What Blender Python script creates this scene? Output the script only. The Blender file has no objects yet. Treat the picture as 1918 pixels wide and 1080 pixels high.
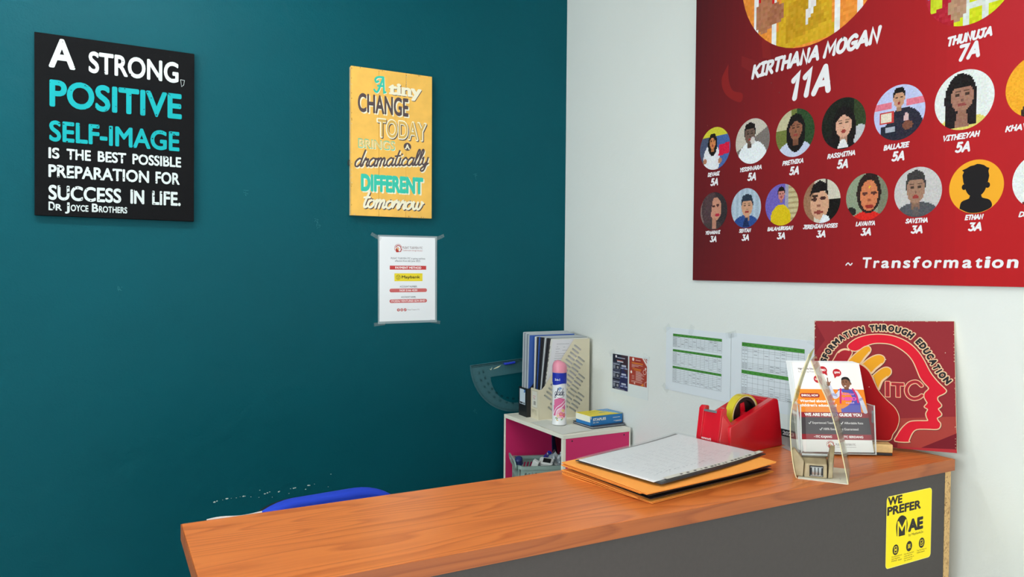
import bpy, bmesh, math, random
from mathutils import Vector, Matrix
random.seed(7)
S = bpy.context.scene
COL = S.collection

CAM_XY = (-1.61306, -2.51724)
# ------------------------------------------------------------------ camera, world, lights, exposure
cd = bpy.data.cameras.new('camera'); cam = bpy.data.objects.new('camera', cd); COL.objects.link(cam)
cd.sensor_width = 36.0; cd.lens = 26.3146; cd.clip_start = 0.02
_r = Vector((0.877689, -0.479161, 0.00817)); _u = Vector((0.003824, 0.024051, 0.999703)); _b = -Vector((0.479215, 0.877398, -0.022942))
_m = Matrix((_r, _u, _b)).transposed().to_4x4(); _m.translation = Vector((-1.61306, -2.51724, 1.5))
cam.matrix_world = _m
S.camera = cam
wd = bpy.data.worlds.new('room_world'); S.world = wd; wd.use_nodes = True
wd.node_tree.nodes['Background'].inputs[0].default_value = (0.75, 0.85, 0.9, 1)
wd.node_tree.nodes['Background'].inputs[1].default_value = 0.05
S.view_settings.view_transform = 'Standard'; S.view_settings.look = 'None'
S.view_settings.gamma = 1.0; S.view_settings.use_curve_mapping = False
S.view_settings.exposure = 0.0
# daylight lamps: unseen low front and high left windows, added to set wall brightness
FWIN = (-1.6, -0.1, 0.05, 1.6)      # x0, x1, z0, z1 in the front wall
LWIN = (-4.1, -1.1, 1.4, 2.4)       # y0, y1, z0, z1 in the left wall
def added_daylight(loc, sx, sz, turn, watts, colr):
    d = bpy.data.lights.new('added_daylight', 'AREA'); d.shape = 'RECTANGLE'; d.size = sx; d.size_y = sz; d.energy = watts; d.color = colr
    o = bpy.data.objects.new('added_daylight', d); COL.objects.link(o); o.location = loc; o.rotation_euler = (math.radians(90), 0, math.radians(turn))
added_daylight(((FWIN[0]+FWIN[1])/2, -5.24, (FWIN[2]+FWIN[3])/2), FWIN[1]-FWIN[0], FWIN[3]-FWIN[2], 0, 48.0, (0.97, 0.99, 1.0))
added_daylight((-4.24, (LWIN[0]+LWIN[1])/2, (LWIN[2]+LWIN[3])/2), LWIN[1]-LWIN[0], LWIN[3]-LWIN[2], -90, 80.0, (0.93, 0.99, 1.0))
# the ceiling lamps' bare tubes give the rest (fixtures are built further down): label, x, y, z, length, turn, tube strength, colour
LAMPS = [('fluorescent batten nearest the blue-green wall', -1.8, -0.9, 2.66, 1.2, 0.0, 88.0, (1.0, 1.0, 0.99)),
         ('fluorescent batten over the counter front', -1.2, -2.3, 2.66, 1.2, 0.0, 22.0, (1.0, 0.96, 0.90))]

# ------------------------------------------------------------------ helpers
def lin(c):
    o = []
    for v in c[:3]:
        v = v / 255.0
        o.append(v / 12.92 if v <= 0.04045 else ((v + 0.055) / 1.055) ** 2.4)
    return tuple(o)

def mat(name, rgb, rough=0.5, metal=0.0, spec=0.5, var=0.0, vscale=8.0, bump=0.0, bscale=60.0, trans=0.0, coat=0.0):
    m = bpy.data.materials.new(name); m.use_nodes = True
    nt = m.node_tree; N = nt.nodes; L = nt.links; p = N['Principled BSDF']
    c = lin(rgb)
    p.inputs['Base Color'].default_value = (*c, 1); p.inputs['Roughness'].default_value = rough
    p.inputs['Metallic'].default_value = metal; p.inputs['Specular IOR Level'].default_value = spec
    p.inputs['Transmission Weight'].default_value = trans; p.inputs['Coat Weight'].default_value = coat
    tc = N.new('ShaderNodeTexCoord')
    if var > 0:
        n = N.new('ShaderNodeTexNoise'); n.inputs['Scale'].default_value = vscale; n.inputs['Detail'].default_value = 4
        L.new(tc.outputs['Object'], n.inputs['Vector'])
        r = N.new('ShaderNodeValToRGB')
        r.color_ramp.elements[0].position = 0.3; r.color_ramp.elements[1].position = 0.7
        r.color_ramp.elements[0].color = (*[v * (1 - var) for v in c], 1)
        r.color_ramp.elements[1].color = (*[min(1, v * (1 + var)) for v in c], 1)
        L.new(n.outputs['Fac'], r.inputs['Fac']); L.new(r.outputs['Color'], p.inputs['Base Color'])
    if bump > 0:
        n2 = N.new('ShaderNodeTexNoise'); n2.inputs['Scale'].default_value = bscale; n2.inputs['Detail'].default_value = 3
        L.new(tc.outputs['Object'], n2.inputs['Vector'])
        b = N.new('ShaderNodeBump'); b.inputs['Strength'].default_value = bump; b.inputs['Distance'].default_value = 0.004
        L.new(n2.outputs['Fac'], b.inputs['Height']); L.new(b.outputs['Normal'], p.inputs['Normal'])
    return m

def wall_mat(name, rgb, rough, var, spec=0.5, b1=0.35, b2=0.25):
    m = mat(name, rgb, rough, spec=spec, var=var, vscale=2.2)
    nt = m.node_tree; N = nt.nodes; L = nt.links; p = N['Principled BSDF']; tc = [n for n in N if n.type == 'TEX_COORD'][0]
    f = N.new('ShaderNodeTexNoise'); f.inputs['Scale'].default_value = 170; f.inputs['Detail'].default_value = 2
    g = N.new('ShaderNodeTexNoise'); g.inputs['Scale'].default_value = 14; g.inputs['Detail'].default_value = 4; g.inputs['Distortion'].default_value = 0.6
    for n in (f, g): L.new(tc.outputs['Object'], n.inputs['Vector'])
    a = N.new('ShaderNodeBump'); a.inputs['Strength'].default_value = b1; a.inputs['Distance'].default_value = 0.0015
    c = N.new('ShaderNodeBump'); c.inputs['Strength'].default_value = b2; c.inputs['Distance'].default_value = 0.012
    L.new(g.outputs['Fac'], c.inputs['Height']); L.new(f.outputs['Fac'], a.inputs['Height'])
    L.new(c.outputs['Normal'], a.inputs['Normal']); L.new(a.outputs['Normal'], p.inputs['Normal'])
    return m

def ink_mat(name, rough, spec):
    m = bpy.data.materials.new(name); m.use_nodes = True; nt = m.node_tree
    a = nt.nodes.new('ShaderNodeAttribute'); a.attribute_name = 'Col'
    p = nt.nodes['Principled BSDF']; p.inputs['Roughness'].default_value = rough; p.inputs['Specular IOR Level'].default_value = spec
    nt.links.new(a.outputs['Color'], p.inputs['Base Color'])
    return m

def clear_mat(name, tint, gloss=0.12, rough=0.08):
    m = bpy.data.materials.new(name); m.use_nodes = True; nt = m.node_tree; N = nt.nodes; L = nt.links
    N.remove(N['Principled BSDF'])
    t = N.new('ShaderNodeBsdfTransparent'); t.inputs['Color'].default_value = (*tint, 1)
    g = N.new('ShaderNodeBsdfGlossy'); g.inputs['Roughness'].default_value = rough
    f = N.new('ShaderNodeLayerWeight'); f.inputs['Blend'].default_value = 0.5
    pw = N.new('ShaderNodeMath'); pw.operation = 'POWER'; pw.inputs[1].default_value = 4.0
    a = N.new('ShaderNodeMath'); a.operation = 'MULTIPLY_ADD'; a.inputs[1].default_value = 0.45; a.inputs[2].default_value = gloss; a.use_clamp = True
    x = N.new('ShaderNodeMixShader')
    L.new(f.outputs['Facing'], pw.inputs[0]); L.new(pw.outputs[0], a.inputs[0]); L.new(a.outputs[0], x.inputs[0]); L.new(t.outputs[0], x.inputs[1]); L.new(g.outputs[0], x.inputs[2])
    L.new(x.outputs[0], N['Material Output'].inputs[0])
    return m

def film_mat(name, rgb, alpha, rough=0.3):
    """thin translucent film: part see-through, part diffuse"""
    m = bpy.data.materials.new(name); m.use_nodes = True; p = m.node_tree.nodes['Principled BSDF']
    p.inputs['Base Color'].default_value = (*lin(rgb), 1); p.inputs['Alpha'].default_value = alpha; p.inputs['Roughness'].default_value = rough
    return m

def link(o, parent=None):
    COL.objects.link(o)
    if parent is not None: o.parent = parent
    return o

def tag(o, label, cat, group=None, kind=None):
    o['label'] = label; o['category'] = cat
    if group: o['group'] = group
    if kind: o['kind'] = kind
    return o

def frame(o, e1, e2, e3, ex, ey=None):
    """matrix with x axis ex, z axis up unless ey given"""
    return o

def thing(name, label, cat, loc=(0, 0, 0), basis=None, group=None):
    o = bpy.data.objects.new(name, None); o.empty_display_size = 0.05; link(o)
    m = Matrix.Identity(4)
    if basis:
        m = Matrix([Vector(b) for b in basis]).transposed().to_4x4()
    m.translation = Vector(loc); o.matrix_world = m
    tag(o, label, cat, group)
    return o

def yaw_basis(ex):
    ex = Vector((ex[0], ex[1], 0)).normalized()
    return (ex, Vector((-ex.y, ex.x, 0)), Vector((0, 0, 1)))

class MB:
    def __init__(self): self.bm = bmesh.new()
    def _m(self, geom, M):
        if M is not None: bmesh.ops.transform(self.bm, matrix=M, verts=geom)
    def box(self, x0, x1, y0, y1, z0, z1, M=None):
        v = [self.bm.verts.new(p) for p in ((x0,y0,z0),(x1,y0,z0),(x1,y1,z0),(x0,y1,z0),(x0,y0,z1),(x1,y0,z1),(x1,y1,z1),(x0,y1,z1))]
        for f in ((3,2,1,0),(4,5,6,7),(0,1,5,4),(1,2,6,5),(2,3,7,6),(3,0,4,7)): self.bm.faces.new([v[i] for i in f])
        self._m(v, M); return self
    def prism(self, pts, w0, w1, axis='y', M=None):
        """2-D outline (counter-clockwise) extruded along an axis; pts are (x,z) for 'y', (x,y) for 'z', (y,z) for 'x'"""
        def P(a, b, w): return {'y': (a, w, b), 'z': (a, b, w), 'x': (w, a, b)}[axis]
        A = [self.bm.verts.new(P(a, b, w0)) for a, b in pts]; B = [self.bm.verts.new(P(a, b, w1)) for a, b in pts]
        n = len(pts)
        self.bm.faces.new(A[::-1]); self.bm.faces.new(B)
        for i in range(n): self.bm.faces.new([A[i], A[(i+1) % n], B[(i+1) % n], B[i]])
        self._m(A + B, M); return self
    def hull(self, pts, M=None):
        v = [self.bm.verts.new(p) for p in pts]
        r = bmesh.ops.convex_hull(self.bm, input=v)
        bad = [g for g in r['geom_interior'] + r['geom_unused'] if isinstance(g, bmesh.types.BMVert)]
        if bad: bmesh.ops.delete(self.bm, geom=bad, context='VERTS')
        if M is not None: self._m([x for x in v if x.is_valid], M)
        return self
    def lathe(self, prof, n=32, c=(0, 0, 0), M=None, close=False):
        """profile of (radius, z) turned about z"""
        rings = []; allv = []
        for r, z in prof:
            ring = [self.bm.verts.new((c[0] + r*math.cos(2*math.pi*i/n), c[1] + r*math.sin(2*math.pi*i/n), c[2] + z)) for i in range(n)]
            rings.append(ring); allv += ring
        m = len(rings)
        for k in range(m if close else m - 1):
            a, b = rings[k], rings[(k+1) % m]
            for i in range(n): self.bm.faces.new([a[i], a[(i+1) % n], b[(i+1) % n], b[i]])
        if not close:
            self.bm.faces.new(rings[0][::-1]); self.bm.faces.new(rings[-1])
        self._m(allv, M); return self
    def tube(self, pts, r, n=8):
        pts = [Vector(p) for p in pts]; rings = []
        for i, p in enumerate(pts):
            d = (pts[min(i+1, len(pts)-1)] - pts[max(i-1, 0)]).normalized()
            u = d.cross(Vector((0, 0, 1)));
            if u.length < 1e-4: u = d.cross(Vector((0, 1, 0)))
            u.normalize(); w = d.cross(u)
            rr = r[i] if isinstance(r, (list, tuple)) else r
            rings.append([self.bm.verts.new(p + (u*math.cos(2*math.pi*k/n) + w*math.sin(2*math.pi*k/n))*rr) for k in range(n)])
        for a, b in zip(rings, rings[1:]):
            for k in range(n): self.bm.faces.new([a[k], a[(k+1) % n], b[(k+1) % n], b[k]])
        self.bm.faces.new(rings[0][::-1]); self.bm.faces.new(rings[-1]); return self
    def sheet(self, fn, nu, nv, th):
        """fn(u,v)->Vector on 0..1; a solid sheet th thick (downwards along its normal)"""
        def grid(off):
            g = []
            for j in range(nv+1):
                row = []
                for i in range(nu+1):
                    u, v = i/nu, j/nv; p = Vector(fn(u, v))
                    if off:
                        e = 1e-3
                        du = Vector(fn(min(1, u+e), v)) - Vector(fn(max(0, u-e), v)); dv = Vector(fn(u, min(1, v+e))) - Vector(fn(u, max(0, v-e)))
                        p = p - du.cross(dv).normalized()*off
                    row.append(self.bm.verts.new(p))
                g.append(row)
            return g
        A = grid(0); B = grid(th)
        for j in range(nv):
            for i in range(nu):
                self.bm.faces.new([A[j][i], A[j][i+1], A[j+1][i+1], A[j+1][i]])
                self.bm.faces.new([B[j][i], B[j+1][i], B[j+1][i+1], B[j][i+1]])
        for i in range(nu):
            self.bm.faces.new([A[0][i], B[0][i], B[0][i+1], A[0][i+1]]); self.bm.faces.new([A[nv][i], A[nv][i+1], B[nv][i+1], B[nv][i]])
        for j in range(nv):
            self.bm.faces.new([A[j][0], A[j+1][0], B[j+1][0], B[j][0]]); self.bm.faces.new([A[j][nu], B[j][nu], B[j+1][nu], A[j+1][nu]])
        return self
    def build(self, name, m, parent=None, bevel=0.0, seg=2, smooth=False, angle=40):
        bmesh.ops.recalc_face_normals(self.bm, faces=self.bm.faces)
        me = bpy.data.meshes.new(name); self.bm.to_mesh(me); self.bm.free(); me.materials.append(m)
        o = link(bpy.data.objects.new(name, me), parent)
        if smooth or bevel: me.polygons.foreach_set('use_smooth', [True]*len(me.polygons))
        if bevel:
            b = o.modifiers.new('bevel', 'BEVEL'); b.width = bevel; b.segments = seg; b.limit_method = 'ANGLE'; b.angle_limit = math.radians(35); b.harden_normals = True
        elif smooth:
            for e in me.edges: pass
            try: me.set_sharp_from_angle(angle=math.radians(angle))
            except Exception: pass
        return o

def plate(name, outlines, th, m, parent, M=None):
    """flat plate th thick cut from closed outlines in its x,y plane; inner outlines become holes"""
    c = bpy.data.curves.new(name, 'CURVE'); c.dimensions = '2D'; c.fill_mode = 'BOTH'; c.extrude = th/2
    for pts in outlines:
        s = c.splines.new('POLY'); s.points.add(len(pts)-1); s.use_cyclic_u = True
        for p, q in zip(s.points, pts): p.co = (q[0], q[1], 0, 1)
    t = bpy.data.objects.new('tmp', c); COL.objects.link(t)
    dg = bpy.context.evaluated_depsgraph_get(); dg.update()
    me = bpy.data.meshes.new_from_object(t.evaluated_get(dg)); bpy.data.objects.remove(t); bpy.data.curves.remove(c)
    me.name = name; me.materials.clear(); me.materials.append(m)
    if M is not None: me.transform(M)
    return link(bpy.data.objects.new(name, me), parent)

# ------------------------------------------------------------------ flat printed artwork: coloured shapes in layers on one sheet
_TX = {}
def glyphs(s, off):
    k = (s, off)
    if k not in _TX:
        c = bpy.data.curves.new('t', 'FONT'); c.body = s; c.offset = off; c.resolution_u = 5
        t = bpy.data.objects.new('tmp', c); COL.objects.link(t)
        dg = bpy.context.evaluated_depsgraph_get(); dg.update()
        me = bpy.data.meshes.new_from_object(t.evaluated_get(dg)); bpy.data.objects.remove(t); bpy.data.curves.remove(c)
        _TX[k] = ([(v.co.x, v.co.y) for v in me.vertices], [tuple(p.vertices) for p in me.polygons]); bpy.data.meshes.remove(me)
    return _TX[k]
_H = max(v[1] for v in glyphs('H', 0.0)[0])

def smooth_pts(pts, n=6):
    P = [pts[0]] + list(pts) + [pts[-1]]; out = []
    for i in range(1, len(P)-2):
        p0, p1, p2, p3 = P[i-1], P[i], P[i+1], P[i+2]
        for k in range(n):
            t = k/n
            out.append(tuple(0.5*((2*p1[a]) + (-p0[a]+p2[a])*t + (2*p0[a]-5*p1[a]+4*p2[a]-p3[a])*t*t + (-p0[a]+3*p1[a]-3*p2[a]+p3[a])*t**3) for a in (0, 1)))
    out.append(tuple(pts[-1])); return out

def circ(cx, cy, rx, ry=None, n=40, a0=0.0):
    ry = rx if ry is None else ry
    return [(cx + rx*math.cos(a0 + 2*math.pi*i/n), cy + ry*math.sin(a0 + 2*math.pi*i/n)) for i in range(n)]

def rrect(x0, y0, x1, y1, r, n=5):
    o = []
    for cx, cy, a in ((x1-r, y1-r, 0), (x0+r, y1-r, 90), (x0+r, y0+r, 180), (x1-r, y0+r, 270)):
        for k in range(n+1):
            t = math.radians(a + 90*k/n); o.append((cx + r*math.cos(t), cy + r*math.sin(t)))
    return o

def clip(poly, conv):
    out = poly
    n = len(conv)
    for i in range(n):
        a, b = conv[i], conv[(i+1) % n]; inp = out; out = []
        if not inp: break
        side = lambda p: (b[0]-a[0])*(p[1]-a[1]) - (b[1]-a[1])*(p[0]-a[0])
        for j in range(len(inp)):
            p, q = inp[j], inp[(j+1) % len(inp)]; sp, sq = side(p), side(q)
            if sp >= 0: out.append(p)
            if sp*sq < 0:
                t = sp/(sp-sq); out.append((p[0]+(q[0]-p[0])*t, p[1]+(q[1]-p[1])*t))
    return out

INK = ink_mat('printed_ink', 0.6, 0.12)
INKM = ink_mat('matt_paint', 0.7, 0.06)
INKG = ink_mat('printed_gloss', 0.4, 0.25)

class Art:
    """shapes in millimetres; layer w lifts each shape by a hair"""
    def __init__(self, step=0.00012): self.f = []; self.step = step
    def poly(self, pts, col, w=1.0): self.f.append((list(pts), col, w)); return self
    def rect(self, x0, y0, x1, y1, col, w=1.0, nu=1, nv=1):
        for j in range(nv):
            for i in range(nu):
                a, b = x0+(x1-x0)*i/nu, x0+(x1-x0)*(i+1)/nu; c, d = y0+(y1-y0)*j/nv, y0+(y1-y0)*(j+1)/nv
                self.poly([(a, c), (b, c), (b, d), (a, d)], col, w)
        return self
    def text(self, s, x0, y0, x1, cap, col, w=3.0, bold=0.0, shear=0.0, warp=None, keep=False):
        """letters fitted between x0 and x1 on baseline y0, capital height cap; keep=True keeps the font's own width (centred)"""
        V, F = glyphs(s, 0.0)
        bold = max(0.0, bold)
        if not V: return self
        a, b = min(v[0] for v in V) - bold*.7, max(v[0] for v in V) + bold*.7; sy = cap/(_H + bold*1.4); sx = (x1-x0)/(b-a)
        if keep: c = (x0+x1)/2; sx = sy; x0 = c - sx*(b-a)/2
        n = 1 if bold < 0.004 else 4 if bold <= 0.026 else 8 if bold <= 0.042 else 12 if bold < 0.1 else 22     # heavier letters are built from shifted copies
        for k in range(n):
            q = math.pi/4 + 2*math.pi*k/n; dx, dy = (0, 0) if n == 1 else (bold*math.cos(q), bold*math.sin(q))
            P = [(x0 + (v[0]-a+dx)*sx + shear*v[1]*sy, y0 + (v[1]+dy+bold*.7)*sy) for v in V]
            if warp: P = [warp(*p) for p in P]
            for f in F: self.poly([P[i] for i in f], col, w + 0.025*k)
        if n > 8:
            P = [(x0 + (v[0]-a)*sx + shear*v[1]*sy, y0 + (v[1]+bold*.7)*sy) for v in V]
            if warp: P = [warp(*p) for p in P]
            for f in F: self.poly([P[i] for i in f], col, w + 0.025*n)
        return self
    def line(self, pts, wd, col, w=2.0, smooth=False, closed=False, cap=True):
        if smooth: pts = smooth_pts(pts, smooth if isinstance(smooth, int) and smooth > 1 else 5)
        if closed: pts = list(pts) + [pts[0]]
        n = len(pts); h = wd/2; L = []; R = []
        for i in range(n):
            if closed and i in (0, n-1): p, q = pts[-2], pts[1]
            else: p, q = pts[max(0, i-1)], pts[min(n-1, i+1)]
            def unit(u, v):
                dx, dy = v[0]-u[0], v[1]-u[1]; d = math.hypot(dx, dy) or 1e-9; return dx/d, dy/d
            c = pts[i]; d1 = unit(p, c) if p != c else None; d2 = unit(c, q) if q != c else None
            d1 = d1 or d2; d2 = d2 or d1
            nx, ny = -(d1[1]+d2[1]), d1[0]+d2[0]; m = math.hypot(nx, ny)
            if m < 1e-6: nx, ny, m = -d1[1], d1[0], 1
            nx /= m; ny /= m; k = min(1.6, 1/max(0.3, nx*-d1[1] + ny*d1[0]))
            L.append((c[0]+nx*h*k, c[1]+ny*h*k)); R.append((c[0]-nx*h*k, c[1]-ny*h*k))
        for i in range(n-1): self.poly([R[i], R[i+1], L[i+1], L[i]], col, w + 0.018*i if n < 60 else w)
        if cap and not closed:
            for e, (a, b) in ((0, (L, R)), (n-1, (R, L))):
                c = pts[e]; a0 = math.atan2(a[e][1]-c[1], a[e][0]-c[0])
                self.poly([(c[0]+h*math.cos(a0+math.pi*k/6), c[1]+h*math.sin(a0+math.pi*k/6)) for k in range(7)], col, w)
        return self
    def strokes(self, s, x0, y0, x1, cap, wd, col, w=3.0, shear=0.0, font=None, gap=0.17, jit=0.0, rise=0.0):
        """hand-lettering: stroke glyphs fitted between x0 and x1"""
        font = font or CAPS; x = 0.0; items = []
        for i, ch in enumerate(s):
            if ch == ' ': x += 0.35; continue
            adv, st = font[ch]; r = random.Random(i*31+ord(ch)); dy = (r.random()-0.5)*jit
            for k in st:
                sm = k[0] == '~'; pts = [tuple(float(v) for v in q.split(',')) for q in k.lstrip('~').split()]
                items.append((sm, [(x+p[0]+shear*p[1], p[1]+dy) for p in pts]))
            x += adv + gap
        a = min(p[0] for _, P in items for p in P); b = max(p[0] for _, P in items for p in P)
        sx = (x1-x0-wd)/(b-a); sy = cap - wd if cap > wd*2 else cap
        for j, (sm, P) in enumerate(items):
            Q = [(x0 + wd/2 + (p[0]-a)*sx, y0 + wd/2 + p[1]*sy + rise*(p[0]-a)*sx) for p in P]
            self.line(Q, wd, col, w + 0.12*(j % 4), smooth=sm)
        return self
    def build(self, name, parent, m=None, mp=None, base=0.0):
        mp = mp or (lambda u, v, w: (u, v, w))
        V = []; F = []; C = []
        for pts, col, w in self.f:
            if len(pts) < 3: continue
            k = len(V); c = lin(col)
            area = sum(pts[i][0]*pts[(i+1) % len(pts)][1] - pts[(i+1) % len(pts)][0]*pts[i][1] for i in range(len(pts)))
            if area < 0: pts = pts[::-1]
            V += [mp(p[0]/1000, p[1]/1000, base + w*self.step) for p in pts]; F.append(list(range(k, k+len(pts)))); C.append(c)
        me = bpy.data.meshes.new(name); me.from_pydata(V, [], F)
        at = me.color_attributes.new('Col', 'FLOAT_COLOR', 'CORNER')
        buf = []
        for f, c in zip(F, C): buf += [c[0], c[1], c[2], 1.0]*len(f)
        at.data.foreach_set('color', buf)
        me.materials.append(m or INK); me.update()
        return link(bpy.data.objects.new(name, me), parent)

CAPS = {
 'A': (.7, ['0,0 .36,1', '.36,1 .7,0', '.13,.33 .6,.33']), 'B': (.55, ['.05,0 .05,1', '~.05,1 .42,.96 .48,.76 .3,.56 .05,.53', '~.05,.53 .48,.48 .55,.22 .38,.03 .05,0']),
 'C': (.58, ['~.58,.85 .4,1 .12,.8 .02,.45 .14,.12 .36,0 .58,.13']), 'D': (.6, ['.05,0 .05,1', '~.05,1 .4,.93 .6,.6 .55,.25 .35,.05 .05,0']),
 'E': (.5, ['.5,1 .05,1 .05,0 .5,0', '.05,.52 .44,.52']), 'F': (.48, ['.5,1 .05,1 .05,0', '.05,.52 .42,.52']),
 'G': (.62, ['~.58,.86 .4,1 .12,.8 .02,.45 .14,.1 .38,0 .6,.16', '.6,.16 .6,.45 .36,.45']), 'H': (.6, ['.05,0 .05,1', '.58,0 .58,1', '.05,.5 .58,.52']),
 'I': (.4, ['0,1 .4,1', '.2,1 .2,0', '0,0 .4,0']), 'J': (.52, ['.1,1 .56,1', '~.4,1 .4,.3 .3,.03 .12,0 0,.16']), 'K': (.6, ['.05,0 .05,1', '.55,1 .07,.45', '.2,.58 .6,0']),
 'L': (.45, ['.05,1 .05,0 .46,0']), 'M': (.8, ['.03,0 .1,1 .4,.35 .7,1 .78,0']), 'N': (.6, ['.05,0 .05,1 .55,0 .55,1']), 'O': (.64, ['~.32,1 .08,.82 .02,.48 .1,.15 .32,0 .55,.15 .62,.5 .55,.84 .32,1']),
 'P': (.52, ['.05,0 .05,1', '~.05,1 .44,.95 .52,.72 .38,.48 .05,.44']), 'R': (.58, ['.05,0 .05,1', '~.05,1 .44,.95 .5,.74 .36,.52 .05,.48', '.22,.48 .58,0']),
 'S': (.52, ['~.5,.86 .34,1 .1,.9 .08,.68 .28,.52 .48,.36 .46,.1 .22,0 .0,.14']), 'T': (.56, ['0,1 .58,1', '.29,1 .29,0']), 'U': (.6, ['~.05,1 .05,.35 .14,.05 .32,0 .5,.08 .56,.4 .56,1']),
 'V': (.62, ['0,1 .3,0 .62,1']), 'W': (.86, ['0,1 .2,0 .43,.75 .66,0 .88,1']), 'Y': (.58, ['0,1 .28,.48', '.6,1 .28,.48 .2,0']), 'Z': (.55, ['.02,1 .54,1 .02,0 .56,0']),
 '0': (.5, ['~.25,1 .03,.5 .25,0 .48,.5 .25,1']), '1': (.3, ['0,.78 .22,1 .22,0']), '2': (.5, ['~.03,.8 .25,1 .46,.78 .3,.42 .02,0', '.02,0 .5,0']),
 '3': (.48, ['.04,1 .46,1 .24,.6', '~.24,.6 .46,.48 .48,.2 .26,0 .0,.12']), '5': (.5, ['.46,1 .1,1 .07,.56', '~.07,.56 .32,.64 .5,.42 .42,.1 .2,0 .0,.1']), '7': (.48, ['0,1 .48,1 .16,0']),
}
CURS = {
 'd': (.52, ['~.42,.42 .25,.5 .05,.3 .08,.05 .25,0 .42,.2', '~.52,1 .44,.5 .42,.1 .5,0 .6,.1']), 'r': (.4, ['~0,.08 .14,.5 .2,.4 .34,.44 .3,.14 .36,0 .46,.1']),
 'a': (.52, ['~.42,.42 .25,.5 .05,.3 .08,.05 .25,0 .42,.22', '~.45,.48 .42,.1 .5,0 .6,.1']), 'm': (.7, ['~0,.42 .08,.46 .08,0', '~.08,.28 .22,.5 .32,.4 .31,0', '~.31,.28 .46,.5 .56,.4 .55,.08 .63,0 .74,.1']),
 't': (.3, ['~.22,.95 .12,.3 .15,.04 .24,0 .36,.1', '0,.6 .34,.63']), 'i': (.22, ['~.1,.48 .08,.1 .15,0 .27,.1', '.13,.7 .14,.73']), 'c': (.38, ['~.36,.4 .22,.5 .04,.3 .07,.06 .22,0 .44,.1']),
 'l': (.26, ['~0,.1 .2,.65 .24,.93 .14,1 .08,.7 .08,.1 .16,0 .3,.1']), 'y': (.46, ['~0,.42 .07,.48 .07,.15 .18,.02 .36,.2', '~.4,.48 .36,0 .28,-.32 .12,-.38 .07,-.22 .5,.1']),
 'o': (.46, ['~.25,.5 .05,.35 .05,.12 .22,0 .38,.14 .38,.38 .25,.5', '~.32,.44 .42,.38 .52,.44']), 'w': (.62, ['~0,.48 .06,.12 .16,0 .28,.14 .3,.46', '~.3,.2 .38,.02 .5,.05 .6,.32 .54,.5', '.54,.5 .68,.42']),
 'g': (.5, ['~.42,.42 .25,.5 .05,.3 .08,.05 .25,0 .42,.22', '~.44,.48 .42,-.2 .3,-.4 .1,-.36 .1,-.2 .56,.1']), 'e': (.4, ['~.05,.22 .28,.28 .33,.42 .2,.5 .05,.34 .06,.1 .2,0 .44,.1']),
 'A': (.62, ['~0,.12 .08,0 .22,.1 .5,1', '.5,1 .54,0 .62,.04', '.2,.4 .52,.42', '~.5,1 .22,.98 .06,.82 .1,.64 .22,.7']),
 'n': (.5, ['~0,.42 .08,.46 .08,0', '~.08,.28 .22,.5 .34,.4 .33,.08 .41,0 .52,.1']),
}
TEAL_WALL = ((1, 0, 0), (0, 0, 1), (0, -1, 0))       # sheet axes on the blue-green wall: right, up, out
WHITE_WALL = ((0, -1, 0), (0, 0, 1), (-1, 0, 0))     # sheet axes on the white wall
# ------------------------------------------------------------------ materials
M_TEAL = wall_mat('teal_wall_paint', (4, 79, 90), 0.5, 0.05, spec=0.1, b1=0.6, b2=0.35)
M_WHITE = wall_mat('white_wall_paint', (230, 235, 232), 0.55, 0.012, spec=0.2, b1=0.2, b2=0.12)
M_CEIL = mat('ceiling_paint', (228, 230, 228), 0.8, var=0.02)
M_FLOOR = mat('floor_tile', (170, 165, 155), 0.4, var=0.08, vscale=3)
M_BLACK = mat('black_canvas', (17, 18, 20), 0.8, bump=0.25, bscale=500, spec=0.1)
M_WOODEDGE = mat('worn_board_edge', (205, 190, 160), 0.8, var=0.2, vscale=40)
M_TAPE = film_mat('clear_tape', (225, 235, 235), 0.075, 0.2)
M_POUCH = film_mat('laminating_film', (175, 195, 200), 0.55, 0.15)
M_PAPER = mat('white_paper', (236, 240, 242), 0.75, spec=0.2)
M_GREYSTEEL = mat('steel', (170, 172, 175), 0.3, metal=1.0)
M_DARK = mat('dark_plastic', (26, 26, 30), 0.45)

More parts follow.
